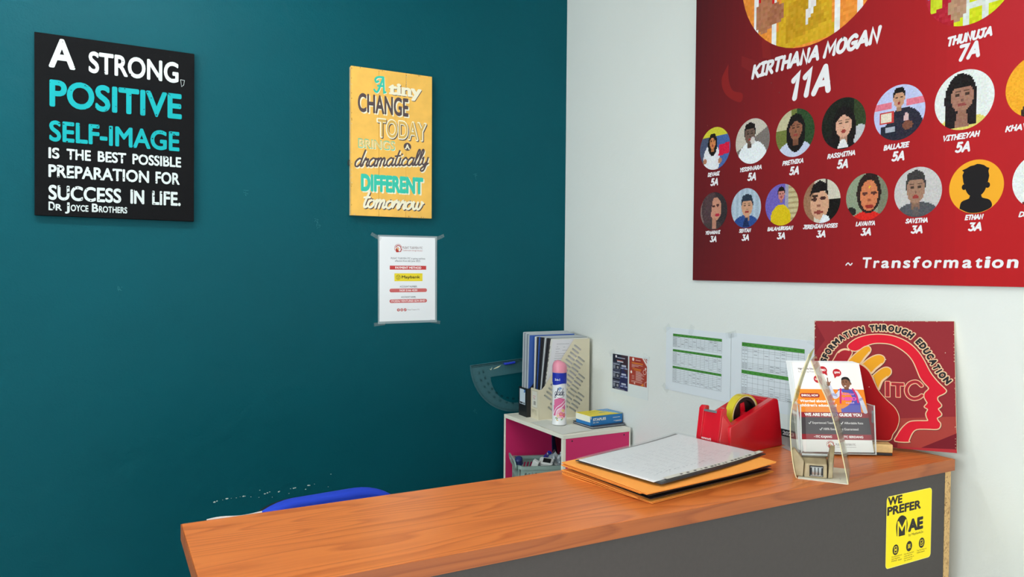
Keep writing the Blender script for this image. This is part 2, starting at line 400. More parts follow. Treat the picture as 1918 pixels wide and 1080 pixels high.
def wood_mat(name='orange_wood_laminate', c0=(168, 76, 30), c1=(220, 126, 60)):
    m = mat(name, c1, 0.33, spec=0.45)
    nt = m.node_tree; N = nt.nodes; L = nt.links; p = N['Principled BSDF']; tc = [n for n in N if n.type == 'TEX_COORD'][0]
    mp = N.new('ShaderNodeMapping'); mp.inputs['Scale'].default_value = (0.9, 8.0, 8.0)
    n = N.new('ShaderNodeTexNoise'); n.inputs['Scale'].default_value = 1.0; n.inputs['Detail'].default_value = 2; n.inputs['Roughness'].default_value = 0.45
    mu = N.new('ShaderNodeMath'); mu.operation = 'MULTIPLY'; mu.inputs[1].default_value = 22
    fr = N.new('ShaderNodeMath'); fr.operation = 'FRACT'
    r1 = N.new('ShaderNodeValToRGB'); e = r1.color_ramp.elements
    e[0].position = 0.0; e[0].color = (0.42, 0.42, 0.42, 1); e[1].position = 0.25; e[1].color = (0.78, 0.78, 0.78, 1)
    q = r1.color_ramp.elements.new(0.85); q.color = (1, 1, 1, 1); q = r1.color_ramp.elements.new(1.0); q.color = (0.42, 0.42, 0.42, 1)
    mp2 = N.new('ShaderNodeMapping'); mp2.inputs['Scale'].default_value = (5, 330, 330)
    n2 = N.new('ShaderNodeTexNoise'); n2.inputs['Scale'].default_value = 1.0; n2.inputs['Detail'].default_value = 3
    mx = N.new('ShaderNodeMath'); mx.operation = 'MULTIPLY_ADD'; mx.inputs[1].default_value = 0.5
    sc = N.new('ShaderNodeMath'); sc.operation = 'MULTIPLY'; sc.inputs[1].default_value = 0.62
    r2 = N.new('ShaderNodeValToRGB'); f = r2.color_ramp.elements
    f[0].position = 0.22; f[0].color = (*lin(c0), 1); f[1].position = 0.85; f[1].color = (*lin(c1), 1)
    L.new(tc.outputs['Object'], mp.inputs['Vector']); L.new(mp.outputs[0], n.inputs['Vector']); L.new(n.outputs['Fac'], mu.inputs[0]); L.new(mu.outputs[0], fr.inputs[0]); L.new(fr.outputs[0], r1.inputs[0])
    L.new(tc.outputs['Object'], mp2.inputs['Vector']); L.new(mp2.outputs[0], n2.inputs['Vector'])
    L.new(r1.outputs[0], sc.inputs[0]); L.new(n2.outputs['Fac'], mx.inputs[0]); L.new(sc.outputs[0], mx.inputs[2]); L.new(mx.outputs[0], r2.inputs[0]); L.new(r2.outputs[0], p.inputs['Base Color'])
    return m
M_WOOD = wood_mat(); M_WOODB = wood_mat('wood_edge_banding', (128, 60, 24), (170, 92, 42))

def chip_mat():
    m = mat('raw_chipboard', (190, 150, 95), 0.9)
    nt = m.node_tree; N = nt.nodes; L = nt.links; tc = [n for n in N if n.type == 'TEX_COORD'][0]
    v = N.new('ShaderNodeTexVoronoi'); v.inputs['Scale'].default_value = 260
    r = N.new('ShaderNodeValToRGB'); e = r.color_ramp.elements
    e[0].position = 0.0; e[0].color = (*lin((120, 85, 50)), 1); e[1].position = 0.45; e[1].color = (*lin((205, 168, 112)), 1)
    L.new(tc.outputs['Object'], v.inputs['Vector']); L.new(v.outputs['Color'], r.inputs[0]); L.new(r.outputs[0], N['Principled BSDF'].inputs['Base Color'])
    return m
M_CHIP = chip_mat()

# ------------------------------------------------------------------ the room
def struct(name, m, *b):
    o = MB().box(*b).build(name, m); o['kind'] = 'structure'; return o
ZC = 2.75
wall_back = struct('wall_back', M_TEAL, -4.2, 0.0, 0.0, 0.12, 0, ZC)
wall_right = struct('wall_right', M_WHITE, 0.0, 0.12, -5.2, 0.12, 0, ZC)
M_WFRAME = mat('window_frame_paint', (200, 202, 200), 0.4); M_WGLASS = clear_mat('window_glass', (0.97, 0.99, 0.98), 0.03, 0.02)  # frames and panes of the two added, unseen windows
def pierced_wall(name, win_name, a0, a1, h0, h1, win, put):
    """wall with one window; put(a0, a1, d0, d1, z0, z1) places a box along the wall, d = share of its 0.12 m depth"""
    w0, w1, z0, z1 = win; mb = MB()
    for q in ((a0, w0, h0, h1), (w1, a1, h0, h1), (w0, w1, h0, z0), (w0, w1, z1, h1)):
        if q[3] > q[2]: mb.box(*put(q[0], q[1], 0, 1, q[2], q[3]))
    o = mb.build(name, M_WHITE); o['kind'] = 'structure'
    f = 0.045; mb = MB(); m = (w0 + w1)/2
    for q in ((w0, w0 + f, z0, z1), (w1 - f, w1, z0, z1), (w0 + f, w1 - f, z0, z0 + f), (w0 + f, w1 - f, z1 - f, z1), (m - f/2, m + f/2, z0 + f, z1 - f)): mb.box(*put(q[0], q[1], .3, .6, q[2], q[3]))
    w = mb.build(win_name, M_WFRAME); w['kind'] = 'structure'
    o = MB().box(*put(w0 + f, w1 - f, .44, .48, z0 + f, z1 - f)).build('window_pane', M_WGLASS, w); o['kind'] = 'structure'
pierced_wall('wall_front', 'added_window_1', -4.32, 0.12, 0, ZC, FWIN, lambda a0, a1, d0, d1, z0, z1: (a0, a1, -5.32 + .12*d0, -5.32 + .12*d1, z0, z1))
pierced_wall('wall_left', 'added_window_2', -5.2, 0.12, 0, ZC, LWIN, lambda a0, a1, d0, d1, z0, z1: (-4.32 + .12*d0, -4.32 + .12*d1, a0, a1, z0, z1))
struct('floor', M_FLOOR, -4.32, 0.12, -5.32, 0.12, -0.1, 0)
struct('ceiling', M_CEIL, -4.32, 0.12, -5.32, 0.12, ZC, ZC + 0.1)

# chipped paint and scuffs on the blue-green wall
a = Art()
rc = random.Random(3)
def blob(cx, cz, r, col, k=7):
    a.poly([(cx + r*(0.5+rc.random())*1.3*math.cos(2*math.pi*i/k), cz + r*(0.4+rc.random()*0.6)*math.sin(2*math.pi*i/k)) for i in range(k)], col, 1 + rc.random())
CHIPS = [(-1.307, 0.762, 3.75), (-1.299, 0.764, 2.25), (-1.27, 0.767, 3.0), (-1.267, 0.768, 1.875), (-1.241, 0.766, 1.5), (-1.218, 0.768, 2.625), (-1.214, 0.768, 1.5), (-1.196, 0.763, 1.2000000000000002), (-1.171, 0.758, 1.2000000000000002), (-1.168, 0.781, 1.6500000000000001), (-1.152, 0.767, 2.625), (-1.144, 0.769, 2.25), (-1.137, 0.771, 1.5), (-1.129, 0.753, 1.0499999999999998), (-1.108, 0.768, 2.625), (-1.105, 0.769, 1.5), (-1.075, 0.758, 1.5), (-1.07, 0.773, 1.5), (-1.06, 0.773, 2.625), (-1.055, 0.774, 2.25), (-1.02, 0.765, 2.25), (-1.012, 0.776, 3.0), (-1.007, 0.776, 2.25), (-0.991, 0.778, 1.2000000000000002), (-0.935, 0.805, 1.6500000000000001), (-0.944, 0.763, 1.125), (-1.282, 0.765, 1.0499999999999998), (-1.256, 0.767, 1.125), (-1.229, 0.768, 0.9750000000000001)]
for x, z, r in CHIPS: blob(x*1000, z*1000, r, (205, 215, 210))
for x, z in [(-0.986, 1.66), (-0.979, 1.647), (-0.391, 0.974), (-1.569, 1.439), (-0.398, 1.852), (-1.212, 1.745)]:
    for k in range(5): a.line([(x*1000 + rc.uniform(-9, 9), z*1000 + rc.uniform(-9, 9)), (x*1000 + rc.uniform(-9, 9), z*1000 + rc.uniform(-12, 12))], 0.7, (60, 125, 132), 1 + k*0.2)
o = a.build('chipped_paint', wall_back, mp=lambda u, v, w: (u, -0.0002 - w, v)); o['kind'] = 'structure'

# ceiling lamps
M_ENAMEL = mat('white_enamel', (235, 235, 232), 0.35)
for lab, x, y, z, ln, rot, strength, colr in LAMPS:
    t = thing('ceiling_lamp', lab + ', under the ceiling', 'ceiling light', (x, y, ZC), ((math.cos(rot), math.sin(rot), 0), (-math.sin(rot), math.cos(rot), 0), (0, 0, 1)), 'fluorescent ceiling lamps')
    MB().box(-ln/2, ln/2, -0.03, 0.03, -0.05, 0).build('housing', M_ENAMEL, t, bevel=0.005)
    mt = bpy.data.materials.new('lit_tube'); mt.use_nodes = True
    p_ = mt.node_tree.nodes['Principled BSDF']; p_.inputs['Emission Color'].default_value = (*colr, 1); p_.inputs['Emission Strength'].default_value = strength
    MB().tube([(-ln/2 + 0.02 + (ln - 0.04)*k/6, 0, z - ZC) for k in range(7)], 0.014, 10).build('tube', mt, t, smooth=True)
    for s in (-1, 1): MB().box(s*(ln/2 - 0.01) - 0.012, s*(ln/2 - 0.01) + 0.012, -0.016, 0.016, z - ZC - 0.02, -0.049).build('tube_holder', M_ENAMEL, t, bevel=0.002)

# ------------------------------------------------------------------ black quote canvas
BW, BH = 415, 513
t = thing('quote_sign', 'black canvas with a white and turquoise self-image quote, left on the blue-green wall', 'wall sign', (-1.7823, 0, 1.647),
          TEAL_WALL)
t.rotation_euler.rotate_axis('Z', -0.0044)
MB().box(0, BW/1000, 0, BH/1000, 0.001, 0.02).build('canvas', M_BLACK, t, bevel=0.0015)
W_, T_ = (208, 220, 220), (20, 164, 170)
a = Art()
B = 0.032
a.text('A', 35, 420, 99, 81, W_, bold=B); a.text('STRONG', 133, 418, 370, 60, W_, bold=0.028)
a.line([(376, 429), (387, 428), (385, 414), (379, 408), (376, 429)], 1.2, W_)
a.text('POSITIVE', 37, 310, 379, 74, T_, bold=0.03)
a.text('SELF-IMAGE', 36, 212, 373, 57, T_, bold=0.028)
for w_, x0, x1, c in (('IS', 34, 60, 30), ('THE', 78, 138, 30), ('BEST', 156, 229, 30), ('POSSIBLE', 246, 378, 30)): a.text(w_, x0, 163, x1, c, W_, bold=0.03)
a.text('PREPARATION', 34, 110, 290, 35, W_, bold=0.03); a.text('FOR', 308, 110, 374, 35, W_, bold=0.03)
a.text('SUCCESS', 34, 46, 216, 41, W_, bold=0.03); a.text('IN', 241, 46, 277, 41, W_, bold=0.04); a.text('LIFE.', 299, 46, 377, 41, W_, bold=0.03)
for w_, x0, x1, c in (('D', 34, 49, 24), ('R', 51, 66, 18), ('J', 74, 85, 24), ('OYCE', 88, 132, 18), ('B', 141, 157, 24), ('ROTHERS', 159, 232, 18)): a.text(w_, x0, 16, x1, c, W_, bold=0.03)
rc = random.Random(11)          # worn flecks across the letters
for y0, y1, n in ((420, 500, 34), (312, 382, 44), (213, 268, 44), (164, 193, 30), (111, 144, 36), (47, 87, 40), (16, 38, 14)):
    for k in range(n):
        x, y, r = rc.uniform(34, 378), rc.choice((rc.uniform(y0, y1), rc.uniform(y0-1, y0+6), rc.uniform(y1-7, y1))), rc.uniform(1.0, 3.4)
        a.poly([(x + r*rc.uniform(.4, 1.4)*math.cos(q*1.05), y + r*rc.uniform(.3, 1.0)*math.sin(q*1.05)) for q in range(6)], (17, 18, 20), 5)
a.build('lettering', t, base=0.02)

# ------------------------------------------------------------------ yellow plank sign
YW, YH = 295, 504
t = thing('quote_sign', 'yellow wooden plank sign with a mixed-lettering quote, right of the black one', 'wall sign', (-0.875, 0, 1.6854), TEAL_WALL)
t.rotation_euler.rotate_axis('Z', 0.0032)
M_YEL = mat('yellow_painted_wood', (240, 190, 92), 0.6, var=0.06, vscale=25, spec=0.25)
mb = MB()
for k in range(3): mb.box(k*YW/3000 + 0.0003, (k+1)*YW/3000 - 0.0003, 0, YH/1000, 0.012, 0.0225)
mb.build('plank_face', M_YEL, t, bevel=0.0008)
mb = MB(); mb.box(0.001, YW/1000-0.001, 0.001, YH/1000-0.001, 0.001, 0.0119); mb.build('backing_board', M_WOODEDGE, t)
MB().tube([(-0.001, 0.17, 0.010), (-0.006, 0.172, 0.010), (-0.006, 0.185, 0.010), (-0.001, 0.187, 0.010)], 0.0018).build('hook', M_DARK, t)
MB().tube([(YW/1000+0.001, 0.19, 0.010), (YW/1000+0.005, 0.191, 0.010), (YW/1000+0.005, 0.198, 0.010), (YW/1000+0.001, 0.2, 0.010)], 0.0015).build('hook', M_DARK, t)
CR, DK, TQ = (242, 238, 212), (88, 76, 78), (62, 196, 172)
a = Art()
def shadowed(fn, c1, c2, dx=3, dy=-3):
    fn(dx, dy, c2, 2.0); fn(0, 0, c1, 3.5)
shadowed(lambda dx, dy, c, w: a.strokes('A', 78+dx, 423+dy, 125+dx, 59, 7, c, w, font=CURS), TQ, CR, 2, -2)
shadowed(lambda dx, dy, c, w: a.text('tiny', 133+dx, 424+dy, 254+dx, 42, c, w, bold=0.045), CR, DK, 2, -2)
a.rect(134, 424, 156, 430, CR, 4); a.rect(160, 424, 182, 430, CR, 4); a.rect(186, 424, 200, 430, CR, 4); a.rect(204, 424, 222, 430, CR, 4)
shadowed(lambda dx, dy, c, w: a.text('CHANGE', 24+dx, 353+dy, 205+dx, 62, c, w, bold=0.03), DK, CR, 4, -4)
shadowed(lambda dx, dy, c, w: a.text('TODAY', 90+dx, 272+dy, 274+dx, 65, c, w, bold=0.05), CR, DK, 3, -3)
a.text('TODAY', 94, 275, 270, 59, (215, 176, 92), 5, bold=0.012)
shadowed(lambda dx, dy, c, w: a.text('BRINGS', 25+dx, 231+dy, 156+dx, 31, c, w, bold=0.022), TQ, CR, 1.8, -1.8)
a.text('BRINGS', 27, 233.5, 154, 26, (236, 206, 130), 5, bold=-0.012)
a.poly(circ(202, 248, 14), DK, 3); a.text('A', 194, 240, 210, 16, CR, 4, bold=0.04); a.rect(192, 239, 199, 242, CR, 4.2); a.rect(205, 239, 212, 242, CR, 4.2)
shadowed(lambda dx, dy, c, w: a.strokes('dramatically', 12+dx, 163+dy, 283+dx, 60, 5.8, c, w, shear=0.28, font=CURS, gap=0.02, rise=0.09), DK, CR, 3, -4)
shadowed(lambda dx, dy, c, w: a.text('DIFFERENT', 35+dx, 85+dy, 261+dx, 57, c, w, bold=0.06), TQ, CR, 5, -4)
shadowed(lambda dx, dy, c, w: a.strokes('tomorrow', 42+dx, 26+dy, 266+dx, 62, 7.6, c, w, shear=0.3, font=CURS, gap=0.02), CR, DK, 3, -3)
rc = random.Random(5)
for k in range(70):
    e = rc.random()
    x, y = ((rc.uniform(0, 3), rc.uniform(0, YH)) if e < .45 else (rc.uniform(0, YW), rc.choice((rc.uniform(0, 3), rc.uniform(YH-3, YH)))) if e < .8 else (rc.choice((98.5, 197)) + rc.uniform(-1, 1), rc.choice((rc.uniform(0, 60), rc.uniform(YH-50, YH)))))
    r = rc.uniform(.6, 1.8); x = min(max(x, r*1.5), YW-r*1.5); y = min(max(y, r*2), YH-r*2)
    a.poly([(x + r*.8*math.cos(q), y + r*1.6*math.sin(q)) for q in range(6)], rc.choice(((216, 200, 170), (150, 110, 60))), 5)
a.build('lettering', t, base=0.0225)

# ------------------------------------------------------------------ the little head-and-hand logo (used small)
def mini_logo(a, x, y, s, w=4.0, red=(176, 52, 46), skin=(224, 150, 70), ring=(190, 120, 110)):
    P = lambda u, v: (x + u*s, y + v*s)
    a.line([P(.12, .25), P(.05, .5), P(.12, .78), P(.35, .95), P(.62, .97), P(.82, .85), P(.9, .65)], s*.05, ring, w, smooth=True)
    a.line([P(.2, .62), P(.35, .8), P(.6, .83), P(.8, .68), P(.84, .5), P(.92, .36), P(.84, .32), P(.82, .16), P(.64, .12)], s*.09, red, w+.5, smooth=True)
    a.poly(smooth_pts([P(.25, .05), P(.18, .3), P(.28, .55), P(.42, .4), P(.58, .2), P(.55, .05)], 4), red, w+.3)
    for q in (0, 1, 2): a.line([P(.32 + q*.07, .45 - q*.08), P(.46 + q*.07, .66 - q*.1)], s*.07, skin, w+.8)

# ------------------------------------------------------------------ laminated payment notice
t = thing('payment_notice', 'laminated white payment method notice taped under the yellow sign', 'notice', (-0.6611 - 0.105, 0, 1.4688 - 0.1485), TEAL_WALL)
t.rotation_euler.rotate_axis('Z', 0.0048)
MB().box(-0.005, 0.217, -0.008, 0.303, 0.0006, 0.0012).build('laminate_pouch', M_POUCH, t)
a = Art(); RD = (200, 66, 66); PK = (206, 104, 104); GY = (96, 100, 108)
a.rect(0, 0, 210, 297, (238, 243, 247), 0, 2, 2)
mini_logo(a, 54, 242, 30)
a.text('PUSAT TUISYEN ITC', 85, 256, 161, 8, (120, 90, 95), bold=0.0); a.text('Transformation through Education', 85, 248, 161, 5, (190, 120, 120), bold=0.0)
a.text('PUSAT TUISYEN ITC is going cashless', 42, 219, 171, 6, GY); a.text('effective from 6th June 2023.', 57, 210, 153, 6, GY)
a.rect(38, 182, 175, 196, RD, 2); a.text('PAYMENT METHOD', 58, 185, 156, 8, (250, 245, 245), 4, bold=0.03)
a.rect(55, 141, 161, 169, (236, 216, 52), 2); a.text('Maybank', 82, 151, 151, 10, (25, 25, 25), 4, bold=0.02)
a.line(circ(69, 155, 8, n=24), 1.0, (80, 75, 30), 4, closed=True)
a.line([(64, 156), (67, 160), (70, 157), (73, 160), (75, 155)], 1, (80, 75, 30), 4); a.line([(65, 151), (69, 154), (73, 151)], 1, (80, 75, 30), 4); a.line([(69, 154), (69, 148)], 1, (80, 75, 30), 4.3)
a.text('ACCOUNT NUMBER:', 75, 119, 140, 6, GY, bold=0.01); a.poly(rrect(37, 102, 178, 115, 6.4), PK, 2); a.text('5620 2166 4230', 74, 105.5, 141, 6.5, (250, 240, 240), 4, bold=0.03)
a.text('ACCOUNT NAME:', 80, 82, 135, 5.5, GY, bold=0.01); a.poly(rrect(37, 64.5, 178, 77, 6.2), PK, 2); a.text('ITCEDU VENTURES SDN BHD', 43, 67.5, 171, 7, (250, 240, 240), 4, bold=0.02)
for k, x in enumerate((70, 82.5, 95)):
    a.poly(circ(x, 39.5, 5.4, n=20), (188, 86, 86), 2)
    if k == 0: a.text('f', 68.6, 36, 71.8, 7, (245, 238, 238), 4, bold=0.03)
    elif k == 1: a.line(rrect(79.6, 36.6, 85.4, 42.4, 1.6, 3), .7, (245, 238, 238), 4, closed=True); a.line(circ(82.5, 39.5, 1.3, n=10), .6, (245, 238, 238), 4, closed=True)
    else: a.line([(93.2, 37.2), (96.8, 42)], 1.2, (245, 238, 238), 4); a.poly(circ(94, 38, 1.4, n=8), (245, 238, 238), 4.2)
a.text('Pusat Tuisyen ITC', 104, 37.5, 150, 4, (150, 130, 135))
a.build('printed_page', t, INKG, base=0.0013)
for x, y, an in ((-0.012, 0.297, -0.5), (0.226, 0.299, 0.4), (0.0, -0.008, 0.1), (0.21, -0.006, -0.2)):
    MB().box(-0.02, 0.02, -0.006, 0.006, 0.0014, 0.0016, Matrix.Translation((x, y, 0.0006)) @ Matrix.Rotation(an, 4, 'Z')).build('tape_strip', M_TAPE, t)
# ------------------------------------------------------------------ the big red poster of pupils on the white wall
PU, PV = 1420, 1110
t = thing('results_poster', 'big red results poster of round pupil portraits, high on the white wall', 'poster', (0, -0.75, 1.477), WHITE_WALL)
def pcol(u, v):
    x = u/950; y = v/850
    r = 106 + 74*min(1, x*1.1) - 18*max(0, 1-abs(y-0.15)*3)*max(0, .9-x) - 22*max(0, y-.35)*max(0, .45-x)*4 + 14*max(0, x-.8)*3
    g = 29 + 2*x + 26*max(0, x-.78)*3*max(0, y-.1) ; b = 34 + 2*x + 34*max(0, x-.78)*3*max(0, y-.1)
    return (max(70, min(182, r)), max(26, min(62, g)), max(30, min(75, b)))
MB().box(0, PU/1000, 0, PV/1000, 0.001, 0.010).build('backing_panel', mat('dark_panel_edge', (96, 72, 70), 0.7), t)
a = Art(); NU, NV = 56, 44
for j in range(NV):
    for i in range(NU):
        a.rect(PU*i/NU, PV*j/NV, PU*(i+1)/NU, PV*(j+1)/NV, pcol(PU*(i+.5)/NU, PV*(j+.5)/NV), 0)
a.poly(smooth_pts([(139, 632), (112, 592), (130, 545), (186, 512), (195, 535), (157, 552), (140, 590), (139, 632)], 5), (138, 36, 36), 1)
a.poly([(190, 643), (190, 613), (237, 582), (262, 606)], (128, 36, 38), 1)
a.poly([(264, 658), (268, 619), (299, 606), (293, 646), (285, 680), (268, 690)], (134, 36, 36), 1.2)
rc = random.Random(9)
for k in range(26): x, y = rc.uniform(15, 420), rc.uniform(330, 800); a.poly(circ(x, y, rc.uniform(1, 2.6), n=8), (120, 60, 58), 1.4)
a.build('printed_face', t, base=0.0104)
IV = (236, 236, 240)
def hand(s, x0, y0, x1, cap, wd, name='caption', **k):
    a = Art(); a.strokes(s, x0, y0, x1, cap, wd, IV, 4, shear=0.2, jit=0.08, **k); a.build(name, t, base=0.0104)
hand('KIRTHANA MOGAN', 228, 566, 630, 41, 9.5); hand('11A', 368, 480, 492, 75, 16, 'grade', gap=.3)
hand('THUNUJA', 787, 514, 880, 21, 5); hand('7A', 812, 477, 856, 36, 8, 'grade', gap=.22)
ROW1 = [('DEVAGI', 60, 111), ('YESSHWARA', 191, 271), ('PRETHIKA', 343, 412), ('RASSMITHA', 485, 565), ('BALLAJEE', 640, 705), ('VITHEEYAH', 782, 860), ('KHAVI', 909, 962)]
ROW2 = [('YEMARANI', 55, 117), ('SENTAN', 190, 236), ('BALAMURUGAN', 295, 383), ('JEREMIAH MOSES', 414, 520), ('LAVANYA', 570, 622), ('SAVITHA', 698, 751), ('ETHAN', 832, 871), ('DI', 938, 958)]
for k, (n, x0, x1) in enumerate(ROW1):
    c = 88 + 147.2*k
    hand(n, x0, 311.5, x1, 13, 3.0); hand('5A', c-16, 283, c+16, 23, 5, 'grade', gap=.22)
for k, (n, x0, x1) in enumerate(ROW2):
    c = 87 + 127.7*k
    hand(n, x0, 138.5, x1, 11.5, 2.7); hand('3A', c-14, 115, c+14, 19, 4.4, 'grade', gap=.22)
a = Art(); a.line([(545, 45), (551, 50), (557, 45), (562, 49)], 3.2, IV, 4, smooth=True)
x = 589
for ch, wd in zip('Transformation', (28, 18, 24, 26, 20, 20, 26, 18, 38, 24, 17, 12, 27, 25)):
    cap = 25
    a.text(ch, x, 38, x + wd*0.82, cap, IV, 4, bold=0.03, shear=0.12); x += wd*1.0 + 2.4
a.build('slogan_lettering', t, base=0.0104)

def portrait(cx, cy, r, bg, shapes, n=26, seed=1, ymax=1.0, grain=14):
    """a coarse printed snapshot: cells coloured by the topmost shape, trimmed to the circle"""
    a = Art(); rc = random.Random(seed); cv = circ(0, 0, 1.0, n=56)
    for j in range(n):
        for i in range(n):
            x0, x1, y0, y1 = -1+2*i/n, -1+2*(i+1)/n, -1+2*j/n, -1+2*(j+1)/n; x, y = (x0+x1)/2, (y0+y1)/2
            if y0 > ymax or x*x + y*y > 1.25: continue
            c = bg(x, y) if callable(bg) else bg
            for s in shapes:
                if s[0] == 'e': hit = ((x-s[1])/s[3])**2 + ((y-s[2])/s[4])**2 < 1; col = s[5]
                elif s[0] == 'r': hit = s[1] <= x <= s[3] and s[2] <= y <= s[4]; col = s[5]
                else:
                    hit = False; P = s[1]; col = s[2]
                    for q in range(len(P)):
                        (ax, ay), (bx, by) = P[q], P[q-1]
                        if (ay > y) != (by > y) and x < (bx-ax)*(y-ay)/(by-ay)+ax: hit = not hit
                if hit: c = col
            g = rc.uniform(-grain, grain); c = tuple(max(4, min(250, v + g + rc.uniform(-4, 4))) for v in c)
            pl = clip([(x0, y0), (x1, y0), (x1, y1), (x0, y1)], cv)
            if len(pl) > 2: a.poly([(cx + p[0]*r, cy + p[1]*r) for p in pl], c, 2.0)
    a.build('portrait', t, base=0.0104)

SK, SK2, SK3, HR = (176, 122, 92), (142, 94, 72), (198, 150, 120), (28, 24, 24)
def face(cx, cy, rx, ry, sk, hair=HR, long=False, smile=(150, 60, 55), brow=True):
    o = []
    if long: o += [('e', cx, cy-ry*.35, rx*1.55, ry*1.75, hair)]
    else: o += [('e', cx, cy+ry*.32, rx*1.12, ry*.95, hair)]
    o += [('r', cx-rx*.42, cy-ry*1.45, cx+rx*.42, cy-ry*.6, tuple(v*.82 for v in sk)), ('e', cx, cy, rx, ry, sk)]
    if not long: o += [('p', [(cx-rx*1.05, cy+ry*.35), (cx-rx*.7, cy+ry*.62), (cx+rx*.7, cy+ry*.62), (cx+rx*1.05, cy+ry*.35), (cx+rx*.9, cy+ry*1.1), (cx, cy+ry*1.35), (cx-rx*.9, cy+ry*1.1)], hair)]
    else: o += [('p', [(cx-rx*1.1, cy+ry*.2), (cx-rx*.2, cy+ry*.75), (cx+rx*.2, cy+ry*.75), (cx+rx*1.1, cy+ry*.2), (cx+rx*.9, cy+ry*1.25), (cx, cy+ry*1.45), (cx-rx*.9, cy+ry*1.25)], hair)]
    d = tuple(v*.42 for v in sk)
    for s in (-1, 1):
        o += [('e', cx+s*rx*.42, cy+ry*.14, rx*.22, ry*.085, d)]
        if brow: o += [('r', cx+s*rx*.42-rx*.26, cy+ry*.3, cx+s*rx*.42+rx*.26, cy+ry*.37, tuple(v*.68 for v in sk))]
    o += [('r', cx-rx*.1, cy-ry*.3, cx+rx*.14, cy-ry*.16, tuple(v*.75 for v in sk)), ('e', cx, cy-ry*.52, rx*.36, ry*.12, smile)]
    return o
R1 = [
 (lambda x, y: (205, 200, 60) if y > .55 else (70, 100, 160) if x > .1 else (74, 84, 110), [('e', -.2, -.5, .55, .75, (225, 225, 232)), *face(-.15, .3, .2, .3, (205, 130, 80), long=True), ('r', -.6, -.95, .1, -.35, (228, 232, 238)), ('p', [(.25, -.4), (.95, -.3), (.95, .2), (.3, .12)], (208, 30, 66)), ('e', -.65, -.55, .12, .14, SK), ('e', .35, -.6, .12, .14, SK)]),
 (lambda x, y: (196, 190, 178) if y > .1 + x*.5 else (120, 112, 108), [('e', .0, -.75, .85, .75, (230, 236, 240)), *face(-.15, .3, .3, .42, (110, 88, 78)), ('e', .02, .02, .14, .16, (205, 200, 198))]),
 (lambda x, y: (190, 185, 150) if x < -.2 and y > .2 else (46, 72, 42) if x > .1 else (110, 120, 60), [('e', .0, -.85, .85, .55, (196, 204, 228)), *face(.05, .15, .32, .45, SK2, long=True)]),
 (lambda x, y: (30, 34, 28) if x < .5 else (52, 66, 40), [('e', -.1, -.9, .9, .6, (30, 28, 30)), ('e', .75, -.55, .35, .4, (190, 194, 198)), *face(.02, -.05, .36, .5, (214, 165, 140), long=True), ('p', [(-.25, -.95), (.25, -.95), (.1, -.6), (-.1, -.6)], (226, 228, 230))]),
 (lambda x, y: (188, 196, 234) if abs(y-.32) > .12 or abs(x) < .3 else (222, 120, 140), [('e', .2, -.65, .75, .8, (44, 42, 56)), *face(.0, .5, .22, .32, SK3), ('r', -.78, -.35, -.2, .1, (196, 60, 56)), ('r', -.7, -.28, -.28, .03, (226, 216, 196)), ('r', -.7, -.85, -.1, -.42, (36, 40, 54)), ('r', -.5, -.66, -.15, -.48, (170, 176, 190)), ('e', .3, -.25, .1, .2, (214, 180, 180)), ('e', .35, -.5, .2, .16, (120, 76, 60))]),
 (lambda x, y: (226, 232, 230), [('e', .0, -1.0, .95, .5, (222, 210, 110)), ('e', -.1, .05, .55, .85, (30, 26, 28)), ('r', -.62, -.9, -.3, 0, (34, 28, 30)), ('r', .1, -.85, .42, 0, (34, 28, 30)), *face(-.05, .12, .38, .52, (160, 116, 98), long=False, smile=(140, 70, 66)), ('p', [(-.3, -.9), (.18, -.9), (.1, -.35), (-.2, -.35)], (150, 108, 92))]),
 (lambda x, y: (240, 170, 44), [('e', .15, -.9, .7, .6, (60, 44, 40)), *face(.2, .1, .35, .5, SK2, long=True)]),
]
